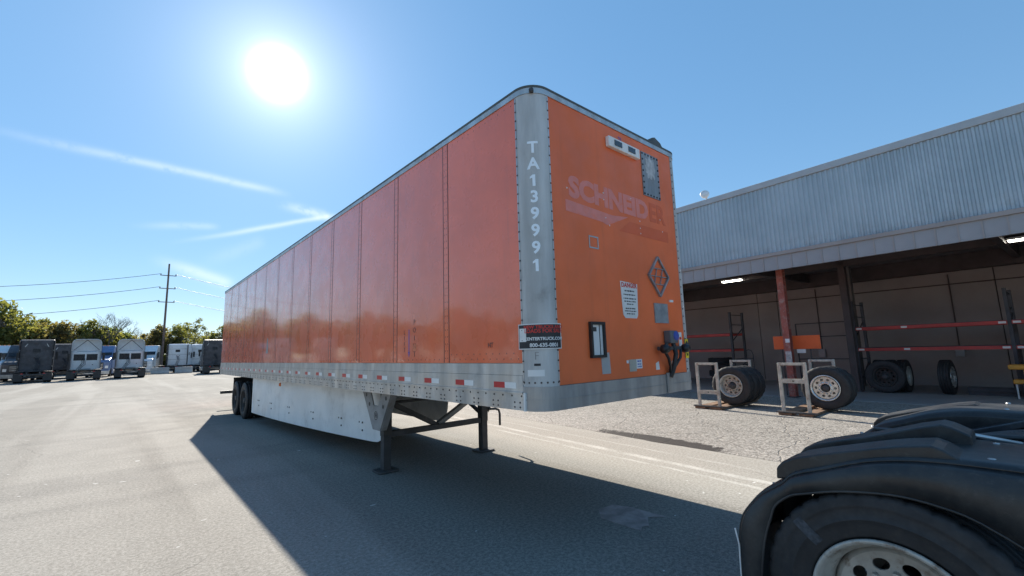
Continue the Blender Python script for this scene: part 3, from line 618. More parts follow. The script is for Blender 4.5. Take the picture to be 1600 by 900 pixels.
# ------------------------------------------------------------------ warehouse
BR = R(-4); BP = Vector((12.45, 2.29, 0))
def bw(d, a, z=0): return BP+Vector((d*math.cos(BR)-a*math.sin(BR)*1, d*math.sin(BR)+a*math.cos(BR), z))
B = empty('warehouse', BP, BR, 'open-fronted warehouse with blue-grey corrugated cladding above dim tyre bays', 'building')
A0, A1 = -13, 30; ZR, ZC, ZF = 6.78, 4.47, 3.92
def corr():
    M = NM('blue_grey_cladding'); b = M.b; f = M.noise(.8, 6); v = M.noise(1, 5, .6, M.map(M.obj, (6, 6, .35)))
    c = M.mix(M.step(f, .3, .7), (.34, .42, .47), (.42, .50, .55)); c = M.mix(M.math('MULTIPLY', M.step(v, .55, .8), .35), c, (.30, .33, .34))
    wn = M.new('ShaderNodeTexWhiteNoise', noise_dimensions='1D'); M.l.new(M.math('FLOOR', M.math('DIVIDE', M.xyz(M.obj)[1], .91)), wn.inputs['W']); c = M.mix(M.math('MULTIPLY', wn.outputs['Value'], .22), c, (.27, .33, .37))
    zz = M.xyz(M.obj)[2]; c = M.mix(M.math('MULTIPLY', M.math('MULTIPLY', M.step(zz, 5.0, 4.45), M.step(M.noise(3, 6, .7), .42, .66)), .35), c, (.22, .20, .18))
    M.set(b, 'Base Color', c); b.inputs['Roughness'].default_value = .42; b.inputs['Metallic'].default_value = .25; return M.m
M_CLAD = corr(); M_FASC = mat('grey_fascia_metal', (.30, .31, .33), .5, .2, var=.1, vs=.7, dirt=(.2, .19, .18)); M_TRIM = mat('pinkish_grey_trim', (.30, .28, .275), .55, var=.12, vs=.8)
c = MB(); pit = .13; n = int((A1-A0)/pit); vs = []
for i in range(n):
    y0 = A0+i*pit
    for dy, dx in ((0, 0), (.045, 0), (.065, -.028), (.110, -.028)): vs += [(dx, y0+dy, ZC), (dx, y0+dy, ZR-.2)]
k = len(vs)//2; c.add(vs, [(2*i, 2*i+1, 2*i+3, 2*i+2) for i in range(k-1)]); c.build('corrugated_cladding', M_CLAD, B, fix=False)
MB().box(.012, .20, A0, A1, ZC, ZR-.05).build('parapet_wall', M_TRIM, B)
MB().box(-.06, .32, A0-.05, A1, ZR-.195, ZR).build('roof_cap', mat('pale_roof_cap', (.40, .43, .45), .5, .2, var=.06), B, .01)
MB().box(-.10, .20, A0, A1, ZC-.115, ZC-.003).build('ledge', M_TRIM, B, .006)
FP = MB().box(-.045, .03, .004, .396, ZF, ZC-.118).mesh('fascia_panel'); FP.materials.append(M_FASC)
FR = MB().box(-.058, -.0451, -.012, .016, ZF+.005, ZC-.12).mesh('fascia_rib'); FR.materials.append(M_TRIM)
a = A0
while a < 8:
    o = link('fascia_panel', FP, None, B, (random.uniform(-.003, .003), a, 0)); link('fascia_rib', FR, None, o); a += .4
MB().box(-.045, .03, a, A1, ZF, ZC-.118).build('fascia_panel', M_FASC, B)
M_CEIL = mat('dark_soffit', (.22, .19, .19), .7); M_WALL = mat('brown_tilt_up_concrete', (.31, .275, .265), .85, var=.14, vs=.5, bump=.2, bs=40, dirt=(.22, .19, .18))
M_IBEAM = mat('dark_brown_steel', (.07, .055, .055), .6)
DW = 6.9
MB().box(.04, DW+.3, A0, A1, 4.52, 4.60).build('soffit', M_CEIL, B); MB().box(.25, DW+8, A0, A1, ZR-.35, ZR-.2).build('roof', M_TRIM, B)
MB().box(.04, .14, A0, A1, ZF+.05, 4.515).build('eaves_beam', M_IBEAM, B)
MB().box(DW-.45, DW-.02, A0, A1, 3.98, 4.515).build('wall_beam', M_IBEAM, B); MB().box(3.3, 3.5, A0, A1, 4.2, 4.515).build('purlin', M_IBEAM, B)
for a in np.arange(-10.5, A1, 5.9): MB().box(.15, DW, a-.08, a+.08, 4.15, 4.51).build('rafter', M_IBEAM, B)
joints = [A0, -10.9, -4.0, 2.75, 3.6, 9.6, 16, 23, A1]
for i in range(len(joints)-1): MB().box(DW, DW+.25, joints[i]+.015, joints[i+1]-.015, 0, 4.5).build('wall_panel', M_WALL, B)
MB().box(DW+.1, DW+.3, A0, A1, 0, 4.5).build('wall_backing', M_IBEAM, B)
for a_ in (A0-.25, A1): MB().box(.2, DW+.3, a_, a_+.25, 0, ZR-.4).build('end_wall', M_WALL, B)
def floorm():
    M = NM('worn_concrete'); b = M.b; c = M.mix(M.step(M.noise(.6, 6, .6), .3, .7), (.24, .235, .23), (.33, .32, .31)); c = M.mix(M.math('MULTIPLY', M.step(M.noise(2.4, 7, .7), .52, .7), .5), c, (.12, .115, .11))
    M.set(b, 'Base Color', c); b.inputs['Roughness'].default_value = .6; M.bump(M.noise(30, 4), .15, .01); return M.m
tag(MB().box(.55, DW+.2, A0, A1, .0, .034).build('floor', floorm(), B, .004), kind='structure')
M_COLR = mat('red_oxide_column', (.33, .085, .06), .6, var=.25, vs=5, dirt=(.42, .36, .33), dirt_amt=.6)
def hcol(name, d, a, mt, w=.2, top=4.5):
    o = MB(); h = w/2; o.box(d-h, d-h+.014, a-h, a+h, 0, top).box(d+h-.014, d+h, a-h, a+h, 0, top).box(d-h+.014, d+h-.014, a-.005, a+.005, 0, top); o = o.build(name, mt, B)
    MB().box(d-h-.05, d+h+.05, a-h-.05, a+h+.05, .034, .055).build('base_plate', M_STEELD, o); return o
cr = hcol('column', .62, .02, M_COLR, .19)
MB().box(.62-.1105, .62-.096, -.07, .05, 1.69, 1.81).build('notice', M_PAPER, cr); MB().box(.62-.112, .62-.0965, -.085, .085, 1.0, 1.42).build('worn_paint', mat('worn_white_paint', (.50, .47, .45), .6, var=.3, vs=9, dirt=(.25, .1, .08), dirt_amt=.7), cr)
hcol('column', .62, -8.0, M_COLR, .19); hcol('column', .62, 8.2, M_COLR, .19)
hcol('column', 3.4, .02-.85, M_IBEAM, .2); MB().box(5.6, 5.85, -.42, -.14, 0, 4.5).build('pilaster', mat('dim_grey_pier', (.17, .155, .15), .8), B)
hcol('column', 3.4, -7.6, M_IBEAM, .26)
for a_, zt in ((1.2, 3.9), (-2.9, 3.9), (-5.6, 3.9)):
    MB().tube([(DW-.03, a_, 1.3), (DW-.03, a_, zt)], .018, 6).build('conduit', M_IBEAM, B); MB().box(DW-.12, DW-.005, a_-.12, a_+.12, 1.05, 1.38).build('switch_box', M_FASC, B, .01)
MB().tube([(DW-.04, A0+1, 3.55), (DW-.04, 9.4, 3.55)], .02, 6).build('conduit', M_IBEAM, B)
# orange board behind the column
ob = empty('orange_board', bw(.86, .0), BR, 'bright orange board on thin legs standing behind the red column', 'board')
MB().box(0, .02, -.78, .55, 1.48, 1.90).build('panel', mat('fluorescent_orange_board', (.78, .13, .03), .5, var=.08), ob, .01)
for y in (-.5, .3): MB().box(.022, .05, y, y+.03, .034, 1.88).build('leg', M_STEELD, ob)
MB().box(-.004, -.001, -.36, -.12, 1.36, 1.478).build('sticker', M_PAPER, ob)
# ceiling lights
M_LAMP = mat('lit_tube', (1, .96, .86), .4, var=0, emit=4.5)
for (d, a), lab in (((3.0, 2.75), 'lit tube light under the soffit left of the red column'), ((3.0, -5.1), 'lit tube light under the soffit at the far right')):
    L = empty('ceiling_light', bw(d, a, 4.20), BR, lab, 'light', 'lit ceiling lights in the bays')
    MB().box(-.13, .13, -.40, .40, .02, .08).build('housing', M_WHITEP, L, .01)
    for x in (-.06, .06): MB().tube([(x, -.37, 0), (x, .37, 0)], .022, 8).build('tube', M_LAMP, L)
    for y in (-.3, .3): MB().box(-.01, .01, y, y+.02, .08, .31).build('hanger', M_STEELD, L)
# flood light on the roof
fl = empty('flood_light', bw(1.4, 2.62, ZR-.2), BR, 'small white flood light on a short mast above the warehouse roof', 'light')
MB().tube([(0, 0, 0), (0, 0, .78)], .035, 8).build('mast', M_WHITEP, fl)
MB().lathe([(-.10, .001), (-.10, .15), (-.06, .17), (.06, .12), (.12, .05), (.12, .001)], 20).build('lamp_head', M_WHITEP, fl, loc=(-.02, .05, .88), rot=(0, R(20), R(30)))

# racks -------------------------------------------------------------
M_RKU = mat('dark_rack_steel', (.045, .05, .06), .55, var=.25); M_RKB = mat('red_rack_beam', (.50, .055, .05), .5, var=.15, vs=2, dirt=(.3, .06, .05))
def rack(d, a_list, zs, label, H=3.05, depth=1.05, tags=True):
    r = empty('pallet_rack', bw(d, a_list[0]), BR, label, 'rack', 'pallet racks along the back wall')
    a0 = a_list[0]
    for a in a_list:
        y = a-a0; u = empty('upright_frame', (0, y, 0)); u.parent = r
        for x in (0, depth): MB().box(x-.045, x+.045, -.04, .04, .034, H).build('post', M_RKU, u)
        zz = .35
        for i, z in enumerate(np.arange(.35, H-.2, .72)):
            MB().beam((0, 0, z), (depth, 0, min(H-.15, z+.6)) if i % 2 == 0 else (depth, 0, z), .03, .03).build('lattice', M_RKU, u)
        MB().beam((0, 0, H-.12), (depth, 0, H-.12), .03, .03).build('lattice', M_RKU, u)
    for i in range(len(a_list)-1):
        ya, yb = a_list[i]-a0, a_list[i+1]-a0; lo, hi = min(ya, yb)+.045, max(ya, yb)-.045
        for z in zs:
            for x in (-.05, depth+.0): 
                bo = MB().box(x-.02, x+.03, lo, hi, z-.05, z+.05).build('beam', M_RKB, r)
                if x < 0 and tags:
                    for yy_ in (hi-.17, hi-1.35 if hi-lo > 2 else lo+.2, lo+.02): MB().box(x-.022, x-.0205, yy_, yy_+.15, z-.03, z+.03).build('tag', M_PAPER, bo)
            MB().box(.0, depth-.03, lo, hi, z+.052, z+.066).build('shelf_deck', M_RKU, r)
    return r
rack(4.05, [3.52, 6.4], (2.10, 1.44), 'red-beamed pallet rack near the trailer with a tall lattice upright', tags=False)
rack(4.0, [-.80, -4.4, -8.0], (2.08, 1.38), 'long red-beamed pallet rack right of the dark column')
# tyres ---------------------------------------------------------------
def loose_wheel(loc, rz, label, group, rim=RIM_ST, hub=True, flat=False, tilt=0):
    o = empty('truck_wheel', loc, rz, label, 'wheel', group)
    if flat: o.rotation_euler = (0, R(90), rz)
    link('tyre', TYRE, None, o)
    if rim: link('rim', rim, None, o)
    if hub: link('hub', HUB, None, o)
    return o
G1 = 'truck wheels in the warehouse'
for k in range(4):
    p = bw(4.75, 4.35+.12*(k % 2), .17+.272*k)
    loose_wheel(p, 0, ['bottom', 'second from bottom', 'third from bottom', 'top'][k]+' wheel of the flat stack under the left rack', G1, RIM_ST, False, True)
# carts
M_CART = mat('grimy_cream_steel', (.48, .46, .40), .55, .1, var=.25, vs=6, dirt=(.22, .14, .09), dirt_amt=.7); M_SKID = mat('rusty_brown_skid', (.20, .12, .075), .75, var=.35, vs=4, dirt=(.34, .25, .17), dirt_amt=.6)
def cart(x0, y0, y1, zbar, x1, label):
    c = empty('wheel_cart', ((x0+x1)/2, (y0+y1)/2, .022), 0, label, 'cart', 'steel wheel carts on the apron'); hx = (x1-x0)/2; hy = (y1-y0)/2
    for sx in (-1, 1):
        f = empty('end_frame', (sx*hx, 0, 0)); f.parent = c
        for sy in (-1, 1): MB().box(-.03, .03, sy*hy-.035, sy*hy+.035, .06, 1.20).build('post', M_CART, f, .006)
        MB().box(-.028, .028, -hy+.036, hy-.036, 1.14, 1.198).build('top_bar', M_CART, f, .006); b = MB().box(-.02, .02, -hy+.036, hy-.036, zbar-.05, zbar+.05).build('cross_bar', M_CART, f)
        MB().lathe([(0, .001), (0, .018)], 10).build('hole', M_INK, b, loc=(-.0215, 0, zbar))
    for sy in (-1, 1): MB().box(-hx-.12, hx+.1, sy*hy*.8-.14, sy*hy*.8+.14, .004, .06).build('skid', M_SKID, c, .006)
    MB().box(-hx-.14, -hx+.02, -hy-.18, hy+.12, .0605, .085).build('toe_plate', M_STEELD, c)
    return c
cart(9.2, 2.80, 3.33, .43, 11.35, 'cream steel wheel cart beside the trailer holding three dark tyres')
cart(9.2, .77, 1.30, .78, 11.5, 'cream steel wheel cart right of the red column holding an alloy wheel')
for k in range(3): loose_wheel((9.88+.32*k+.0, 2.72-.03*k, .095+.495), R([0, 2, -2][k]), ['front wheel with cream rim on the left cart', 'middle wheel on the left cart between two others', 'rear wheel on the left cart farthest from the lot'][k], G1, RIM_ST, k == 0)
for k in range(2): loose_wheel((10.22+.32*k, .66-.02*k, .095+.495), R([2, 0][k]), ['alloy wheel with ten round holes on the right cart', 'dark wheel hidden behind the alloy wheel on the right cart'][k], G1, RIM_AL if k == 0 else RIM_ST, k == 0)
# wheels under the right-hand rack
for k in range(3): loose_wheel(bw(3.95, -1.35-.30*k, .034+.505), R(86), ['left', 'middle', 'right'][k]+' wheel of the row of three under the right rack', G1, RIM_ST, False)
loose_wheel(bw(3.78, -2.98, .034+.505), R(84), 'single wheel standing apart under the long red rack beam', G1, RIM_AL, False)
loose_wheel(bw(3.35, -1.62, .034+.505), R(-4), 'wheel facing the lot in front of the row of three', G1, RIM_DK, True)
for k in range(4):
    o = empty('steel_beam', bw(3.9+.16*(k % 2), -3.35, .034+.115*(k//2)), BR, ['lower front', 'lower rear', 'upper front', 'upper rear'][k]+' dark beam stacked on the floor below the rack', 'beam', 'dark beams on the bay floor')
    MB().box(-.06, .06, -1.0, .0, 0, .012).box(-.06, .06, -1.0, 0, .10, .112).box(-.006, .006, -1.0, 0, .012, .10).build('profile', M_RKU, o)
ym = empty('tyre_changer', bw(3.4, -4.5), BR, 'orange-yellow machine with two prongs at the right edge of the bay', 'machine')
M_MACH = mat('machine_yellow', (.66, .30, .04), .5, dirt=(.2, .12, .05))
MB().box(-.3, .3, -.55, .0, .034, .45).build('base', M_STEELD, ym, .02); MB().box(-.18, .18, -.42, -.12, .45, 1.3).build('body', M_STEELD, ym, .02)
MB().box(-.21, .21, -.45, .22, .80, .93).build('upper_arm', M_MACH, ym, .03); MB().box(-.21, .21, -.45, .17, .42, .54).build('lower_arm', M_MACH, ym, .03); MB().box(-.2, .2, -.46, -.05, .5405, .7995).build('column', M_MACH, ym)
MB().tube([(-.1, .12, .034), (-.1, .12, .42)], .02, 8).build('leg', M_WHITEP, ym)
ht = empty('hand_truck', bw(4.2, 2.95), BR, 'black tubular hand truck leaning beside the left rack', 'hand truck')
MB().tube([(0, -.17, .1), (0, -.17, 1.25), (0, -.12, 1.40), (0, 0, 1.46), (0, .12, 1.40), (0, .17, 1.25), (0, .17, .1)], .018, 8).build('frame', M_RKU, ht)
for z in (.4, .75, 1.1): MB().beam((0, -.17, z), (0, .17, z), .02, .03).build('rung', M_RKU, ht)
MB().box(-.22, .02, -.2, .2, .04, .055).build('toe_plate', M_RKU, ht)
for y in (-.2, .2): MB().lathe([(-.03, .02), (-.03, .1), (.03, .1), (.03, .02)], 18).build('wheel', M_RUBBER, ht, loc=(.06, y, .134), rot=(0, 0, R(90)))
wg = empty('wire_cage', bw(6.2, .9), BR, 'thin dark pipe cage against the back wall behind the orange board', 'cage')
for y in (-.95, .95): MB().tube([(0, y, .034), (0, y, 2.45)], .025, 6).build('post', M_RKU, wg)
for z in (2.45, 1.9, 1.0): MB().tube([(0, -.95, z), (0, .95, z)], .02, 6).build('rail', M_RKU, wg)

# ------------------------------------------------------------------ foreground tractor rear
TR_ = empty('tractor_unit', (1.25, -2.14, 0), 0, 'rear of a black-fendered tractor unit with fifth wheel in the foreground', 'truck')
def fender(x0, x1, sgn, yo):      # local to the tractor; x0 outer edge
    f = empty('fender', (0, yo, 0)); f.parent = TR_
    prof = [(.64, .30), (.635, .60), (.62, .72), (.585, .80), (.50, .895), (.40, .965), (.34, 1.02), (.19, 1.075), (.04, 1.13), (-.10, 1.158), (-.22, 1.168), (-.36, 1.17), (-.62, 1.165), (-.70, 1.16)]
    def sm(pts, n=3):
        out = []
        for i in range(len(pts)-1):
            p0, p1, p2, p3 = pts[max(i-1, 0)], pts[i], pts[i+1], pts[min(i+2, len(pts)-1)]
            for k in range(n):
                t = k/n; out.append(tuple(.5*((2*p1[j])+(-p0[j]+p2[j])*t+(2*p0[j]-5*p1[j]+4*p2[j]-p3[j])*t*t+(-p0[j]+3*p1[j]-3*p2[j]+p3[j])*t**3) for j in (0, 1)))
        return out+[pts[-1]]
    inner = [(.54, .30), (.53, .50), (.50, .68), (.46, .80), (.43, .87), (.36, .93), (.29, .955), (.17, .99), (.04, 1.012), (-.08, 1.02), (-.20, 1.005), (-.31, .97), (-.50, .85), (-.58, .78)]
    pr = sm(prof); pin = sm(inner); b = MB(); vs = []
    for y, z in pr: vs += [(x0+sgn*.03, y, z), (x0+sgn*.09, y+(.012 if z < .8 else 0), z+(.012 if z > .8 else 0)), (x1-sgn*.05, y+(.012 if z < .8 else 0), z+(.012 if z > .8 else 0)), (x1, y, z-.01)]
    b.add(vs, [(i*4+k, i*4+k+1, i*4+k+5, i*4+k+4) for i in range(len(pr)-1) for k in range(3)], True)
    o = b.build('shell', M_FENDER, f, fix=False); s = o.modifiers.new('t', 'SOLIDIFY'); s.thickness = .012
    for nm, xa, xb, xc in (('side_skirt', x0+sgn*.03, x0, x0-sgn*.004), ('added_gap_plate', x1-sgn*.001, x1, x1)):  # the inner one is an added dark plate filling the lit gap over the tyre
        b = MB(); vs = []
        for (y, z), (ya, za) in zip(pr, pin):
            if nm == 'added_gap_plate':
                if z < .60: continue
                za -= .16 if y < .45 else .05
            vs += [(xa, y, z-(.012 if nm == 'added_gap_plate' else 0)), (xb, y*.9+ya*.1, z*.9+za*.1), (xc, ya, za)]
        b.add(vs, [(i*3+k, i*3+k+1, i*3+k+4, i*3+k+3) for i in range(len(vs)//3-1) for k in range(2)], True)
        o = b.build(nm, M_FENDER, f, fix=False); s = o.modifiers.new('t', 'SOLIDIFY'); s.thickness = .010; s.offset = 0
    # raised caps
    cap = [(.435, .985), (.43, 1.04), (.40, 1.075), (.34, 1.105), (.24, 1.135), (.11, 1.17), (0, 1.20), (-.10, 1.222), (-.19, 1.235), (-.225, 1.222), (-.29, 1.18)]
    low = [(-.29, 1.12), (0, 1.10), (.19, 1.06), (.34, 1.0)]
    if sgn < 0: cap = [(y, z-.045) for y, z in cap]
    MB().prism(cap+low, x0+sgn*.06, x0+sgn*.30, 'x').build('raised_cap', M_FENDER, f, .008, seg=2)
    if sgn > 0:
     cap2 = [(y, z+.012+(.03*max(0, -y+.05)/.25 if y < .05 else 0)) for y, z in cap]
     MB().prism(cap2+low, x1-sgn*.20, x1-sgn*.0, 'x').build('raised_cap', M_FENDER, f, .008, seg=2)
    fl = MB(); yy_ = [(.630, .62), (.634, .50), (.635, .35), (.63, .16)]; vs = []
    for y, z in yy_: vs += [(x0+sgn*.01, y, z), (x1-sgn*.05, y, z)]
    fl.add(vs, [(2*i, 2*i+1, 2*i+3, 2*i+2) for i in range(len(yy_)-1)]); o = fl.build('mudflap', M_BLACK, f, fix=False); s = o.modifiers.new('t', 'SOLIDIFY'); s.thickness = .012
    ed = MB().tube([(x0+sgn*.008, y+.006, z) for y, z in [(.645, .70)]+yy_], .0045, 6); ed.build('flap_edge', M_WHITEP, f)
    MB().tube([(x0+sgn*.10, .05, 1.05), (0, .05, 1.0)], .024, 10).build('mount', M_STEELD, f)
    for yb, zb in ((.56, .845), (.47, .93), (-.36, 1.183), (-.50, 1.182)):
        for xb in (x0+sgn*.13, x1-sgn*.10): MB().lathe([(-.006, .001), (-.006, .012), (.004, .014)], 6).build('bolt', M_ALU, f, loc=(xb, yb, zb+.008), rot=(0, R(90), 0))
    MB().tube([(x0-sgn*.004, y, z) for y, z in pin], .007, 6).build('arch_bead', M_FENDER, f)
    return f
for yo in (0, -1.32):
    for sg_, xo, xi in ((1, -1.29, -.66), (-1, 1.29, .66)):
        fender(xo, xi, sg_, yo)
    for x, rz in ((-1.155, 0), (-.835, R(180)), (.835, 0), (1.155, R(180))): wheel(TR_, (x, yo, .505), rz, RIM_H, tyre=TYRE_H)
    MB().tube([(-1.0, yo, .505), (1.0, yo, .505)], .09, 12).build('axle', M_STEELD, TR_)
cm = MB(); vs = []; tp = [(.322, .905), (.36, .985), (.385, 1.0), (.43, 1.0), (.452, 1.0), (.475, .965)]; dv = Vector((math.cos(R(43)), math.sin(R(43)))); nv = Vector((-dv.y, dv.x))
for q in np.linspace(.345, .470, 10):
    xx = -1.155-.135*float(np.interp(q, [a for a, _ in tp], [b for _, b in tp]))-.0022
    for e in (-.024, .024): p = dv*float(q)+nv*e; vs.append((xx-(.0 if q < .38 or q > .40 else .0016), p.x, .505+p.y))
cm.add(vs, [(2*i, 2*i+1, 2*i+3, 2*i+2) for i in range(9)]); cm.build('chalk_mark', mat('faint_chalk', (.055, .06, .07), .8, var=.6, vs=28), TR_, fix=False)
for x in (-.43, .43):
    r_ = MB(); r_.box(x-.04, x+.04, -5, .32, .78, .79).box(x-.04, x+.04, -5, .32, 1.03, 1.04).box(x-.005, x+.005, -5, .32, .79, 1.03); r_.build('frame_rail', M_STEELD, TR_)
MB().box(-.42, .42, .25, .31, .80, 1.02).build('rear_crossmember', M_STEELD, TR_); MB().box(-.42, .42, -1.0, -.9, .80, 1.02).build('crossmember', M_STEELD, TR_)
fwp = []
for k in range(40):
    t = 2*math.pi*k/40; x, y = .46*math.cos(t), .43*math.sin(t); fwp.append((x, y))
FWm = mat('greasy_fifth_wheel', (.05, .055, .065), .35, .4, var=.4, vs=5, dirt=(.12, .11, .10))
fwh = empty('fifth_wheel', (0, -.66, 1.13)); fwh.parent = TR_; fwh.rotation_euler = (R(-11), 0, 0)
pl = [(-.46, -.15), (-.40, -.36), (-.2, -.46), (.2, -.46), (.40, -.36), (.46, -.15), (.46, .30), (.36, .52), (.22, .66), (.09, .66), (.055, .25), (.05, .05), (-.05, .05), (-.055, .25), (-.09, .66), (-.22, .66), (-.36, .52), (-.46, .30)]
MB().prism(pl, -.03, .02, 'z').build('top_plate', FWm, fwh, .01)
for x in (-.45, .45): MB().box(x-.02, x+.02, -.3, .5, -.14, -.031).build('rib', FWm, fwh)
for x in (-.42, .42): MB().prism([(-.25, 0), (.25, 0), (.12, .2), (-.12, .2)], x-.05, x+.05, 'x').build('pedestal', M_STEELD, TR_, loc=(0, -.66, 1.04-.12))
for x in (-.62, .62): MB().prism([(-.1, .98), (.42, .90), (.42, .93), (-.1, 1.03), (-.55, 1.18), (-.55, 1.14)], x-.05, x+.05, 'x').build('ramp', FWm, TR_, .006)
MB().tube([(-.32, -.10, 1.10), (-.30, -.22, 1.16), (-.22, -.34, 1.13), (-.1, -.42, 1.10)], .012, 8).build('air_line', M_ALU, TR_)
for k in range(3): MB().tube([(-.3+.12*k, .2, 1.05), (-.28+.12*k, -.3, 1.08), (-.2+.1*k, -.9, 1.06)], .014, 6).build('air_line', M_BLACK, TR_)
MB().tube([(-.25, -.1, 1.06), (-.1, -.25, 1.12), (.1, -.45, 1.10), (.3, -.75, 1.12)], .018, 8).build('air_hose', M_BLACK, TR_)


# ------------------------------------------------------------------ far trucks
M_TWH = mat('truck_white', (.60, .63, .66), .3, var=.06, coat=.3); M_TDK = mat('truck_charcoal', (.05, .05, .06), .45, var=.45, vs=2.2, dirt=(.15, .15, .155), dirt_amt=.35); M_TRED = mat('truck_red', (.42, .06, .04), .35); M_TBL = mat('truck_blue', (.10, .16, .30), .35)
M_GLASSF = mat('dull_dark_glass', (.02, .024, .03), .3, var=.2, spec=.25); M_LAMPR = mat('tail_lamp_red', (.5, .02, .02), .3)
def chassis(t, L=3.6):
    for x in (-.43, .43): MB().box(x-.04, x+.04, 0, L+4.2, .75, 1.02).build('frame_rail', M_STEELD, t)
    for y in (.75, 2.05):
        MB().tube([(-1, y, .5), (1, y, .5)], .08, 8).build('axle', M_STEELD, t)
        for sx in (-1, 1):
            wd = empty('wheel', (sx*.98, y, .505)); wd.parent = t
            link('tyre', TYRE_L, None, wd, (sx*.14, 0, 0)); link('tyre', TYRE_L, None, wd, (-sx*.15, 0, 0)); 
            if y < 1: MB().lathe([(-.05, .28), (.0, .2), (.0, .01)], 16).build('rim', M_RIM, wd, loc=(sx*.1, 0, 0))
    for sx in (-1, 1):
        MB().box(sx*.98-.3, sx*.98+.3, .1, .115, .2, .95).build('mudflap', M_BLACK, t); MB().box(sx*.72-.08, sx*.72+.08, -.02, .0, .80, .92).build('tail_lamp', M_LAMPR, t)
        wd = empty('wheel', (sx*1.02, L+3.2, .505)); wd.parent = t; link('tyre', TYRE_L, None, wd)
        MB().tube([(sx*.95, L+.3, .62), (sx*.95, L+1.9, .62)], .32, 14).build('fuel_tank', M_ALU, t)
        MB().box(sx*.98-.3, sx*.98+.3, .3, 2.5, 1.04, 1.08).build('fender', M_STEELD, t)
    MB().prism([(-.45, 1.0), (.45, 1.0), (.45, 2.0), (.2, 2.2), (-.2, 2.2), (-.45, 2.0)], 1.10, 1.15, 'z').build('fifth_wheel', M_STEELD, t)
    MB().box(-.9, .9, -.03, .03, .72, .84).build('rear_bar', M_STEELD, t)
def sleeper(name, M, loc, rz, label, H=4.25, side=None):
    t = empty(name, loc, rz, label, 'truck', 'tractor units parked across the yard'); L = 3.3; chassis(t, L)
    side = side or M
    MB().prism([(L, 1.0), (L, H-.12), (L+.25, H), (L+1.6, H-.05), (L+2.6, H-.75), (L+3.1, 2.55), (L+3.1, 1.0)], -1.20, 1.20, 'x').build('cab', side, t, .07, seg=3)
    rw = MB().box(-1.14, 1.14, L-.03, L-.002, 1.02, H-.12).build('rear_wall', M, t, .01)
    MB().box(-.30, .25, L-.045, L-.031, 2.95, 3.30).build('rear_window', M_GLASSF, rw); 
    for x in (-.85, .80): MB().beam((x, L-.05, H-.75), (x*.8, L-.05, H-.45), .03, .05).build('grab_bar', M_ALU, rw)
    for z in (1.9, 2.6, 3.4): MB().box(-1.13, 1.13, L-.038, L-.0305, z-.012, z+.012).build('wall_seam', M_STEELD, rw)
    for x in (-.12, .22): MB().tube([(x, L-.02, 2.42), (x, L-.10, 2.42)], .05, 8).build('gladhand', M_INK, rw)
    for k, x in enumerate((-.1, .0, .12)): MB().tube([(x, L-.08, 2.4), (x+.2, L-.5, 1.9-.1*k), (x+.1, L-.7, 1.35), (x, L-.5, 1.1)], .025, 6).build('air_hose', M_INK, t)
    for sx in (-1, 1):
        MB().box(sx*1.22-.015, sx*1.22+.015, L-.55, L+.05, 1.15, H-.12).build('side_extender', M_STEELD if M is M_TDK else M_BLACK, t, .006)
        for z in (1.5, 2.3, 3.1): MB().box(sx*1.18-.03, sx*1.18+.03, L-.2, L-.05, z, z+.08).build('extender_bracket', M_ALU, t)
    MB().prism([(L+3.1, .8), (L+3.1, 2.5), (L+4.9, 2.05), (L+5.1, 1.8), (L+5.1, .7)], -1.1, 1.1, 'x').build('hood', side, t, .08)
    for sx in (-1, 1):
        MB().box(sx*1.4-.1, sx*1.4+.1, L+2.7, L+2.8, 2.2, 3.0).build('mirror', M_BLACK, t)
        MB().box(sx*1.202-.006, sx*1.202+.006, L+1.75, L+2.75, 2.05, 2.85).build('side_window', M_GLASSF, t); MB().box(sx*1.202-.006, sx*1.202+.006, L+.5, L+.95, 2.5, 2.9).build('side_window', M_GLASSF, t)
        MB().box(sx*.85-.14, sx*.85+.14, L+5.101, L+5.13, 1.05, 1.35).build('headlight', M_WHT, t); MB().box(sx*1.16-.05, sx*1.16+.05, L+.9, L+2.6, .35, .95).build('side_fairing', side, t)
    MB().prism([(L+2.56, H-.85), (L+3.04, 2.66), (L+3.12, 2.66), (L+2.64, H-.83)], -1.05, 1.05, 'x').build('windscreen', M_GLASSF, t)
    MB().box(-.55, .55, L+5.101, L+5.14, .95, 1.75).build('grille', M_BLACK, t); MB().box(-1.15, 1.15, L+5.0, L+5.2, .35, .75).build('bumper', M_ALU, t, .03)
    for z in (1.15, 1.35, 1.55): MB().box(-.5, .5, L+5.141, L+5.15, z-.03, z+.03).build('grille_bar', M_ALU, t)
    for x in (-.5, -.2, .2, .5): MB().box(x-.06, x+.06, L+1.55, L+1.65, H-.04, H+.03).build('marker_lamp', M_AMBER, t)
    return t
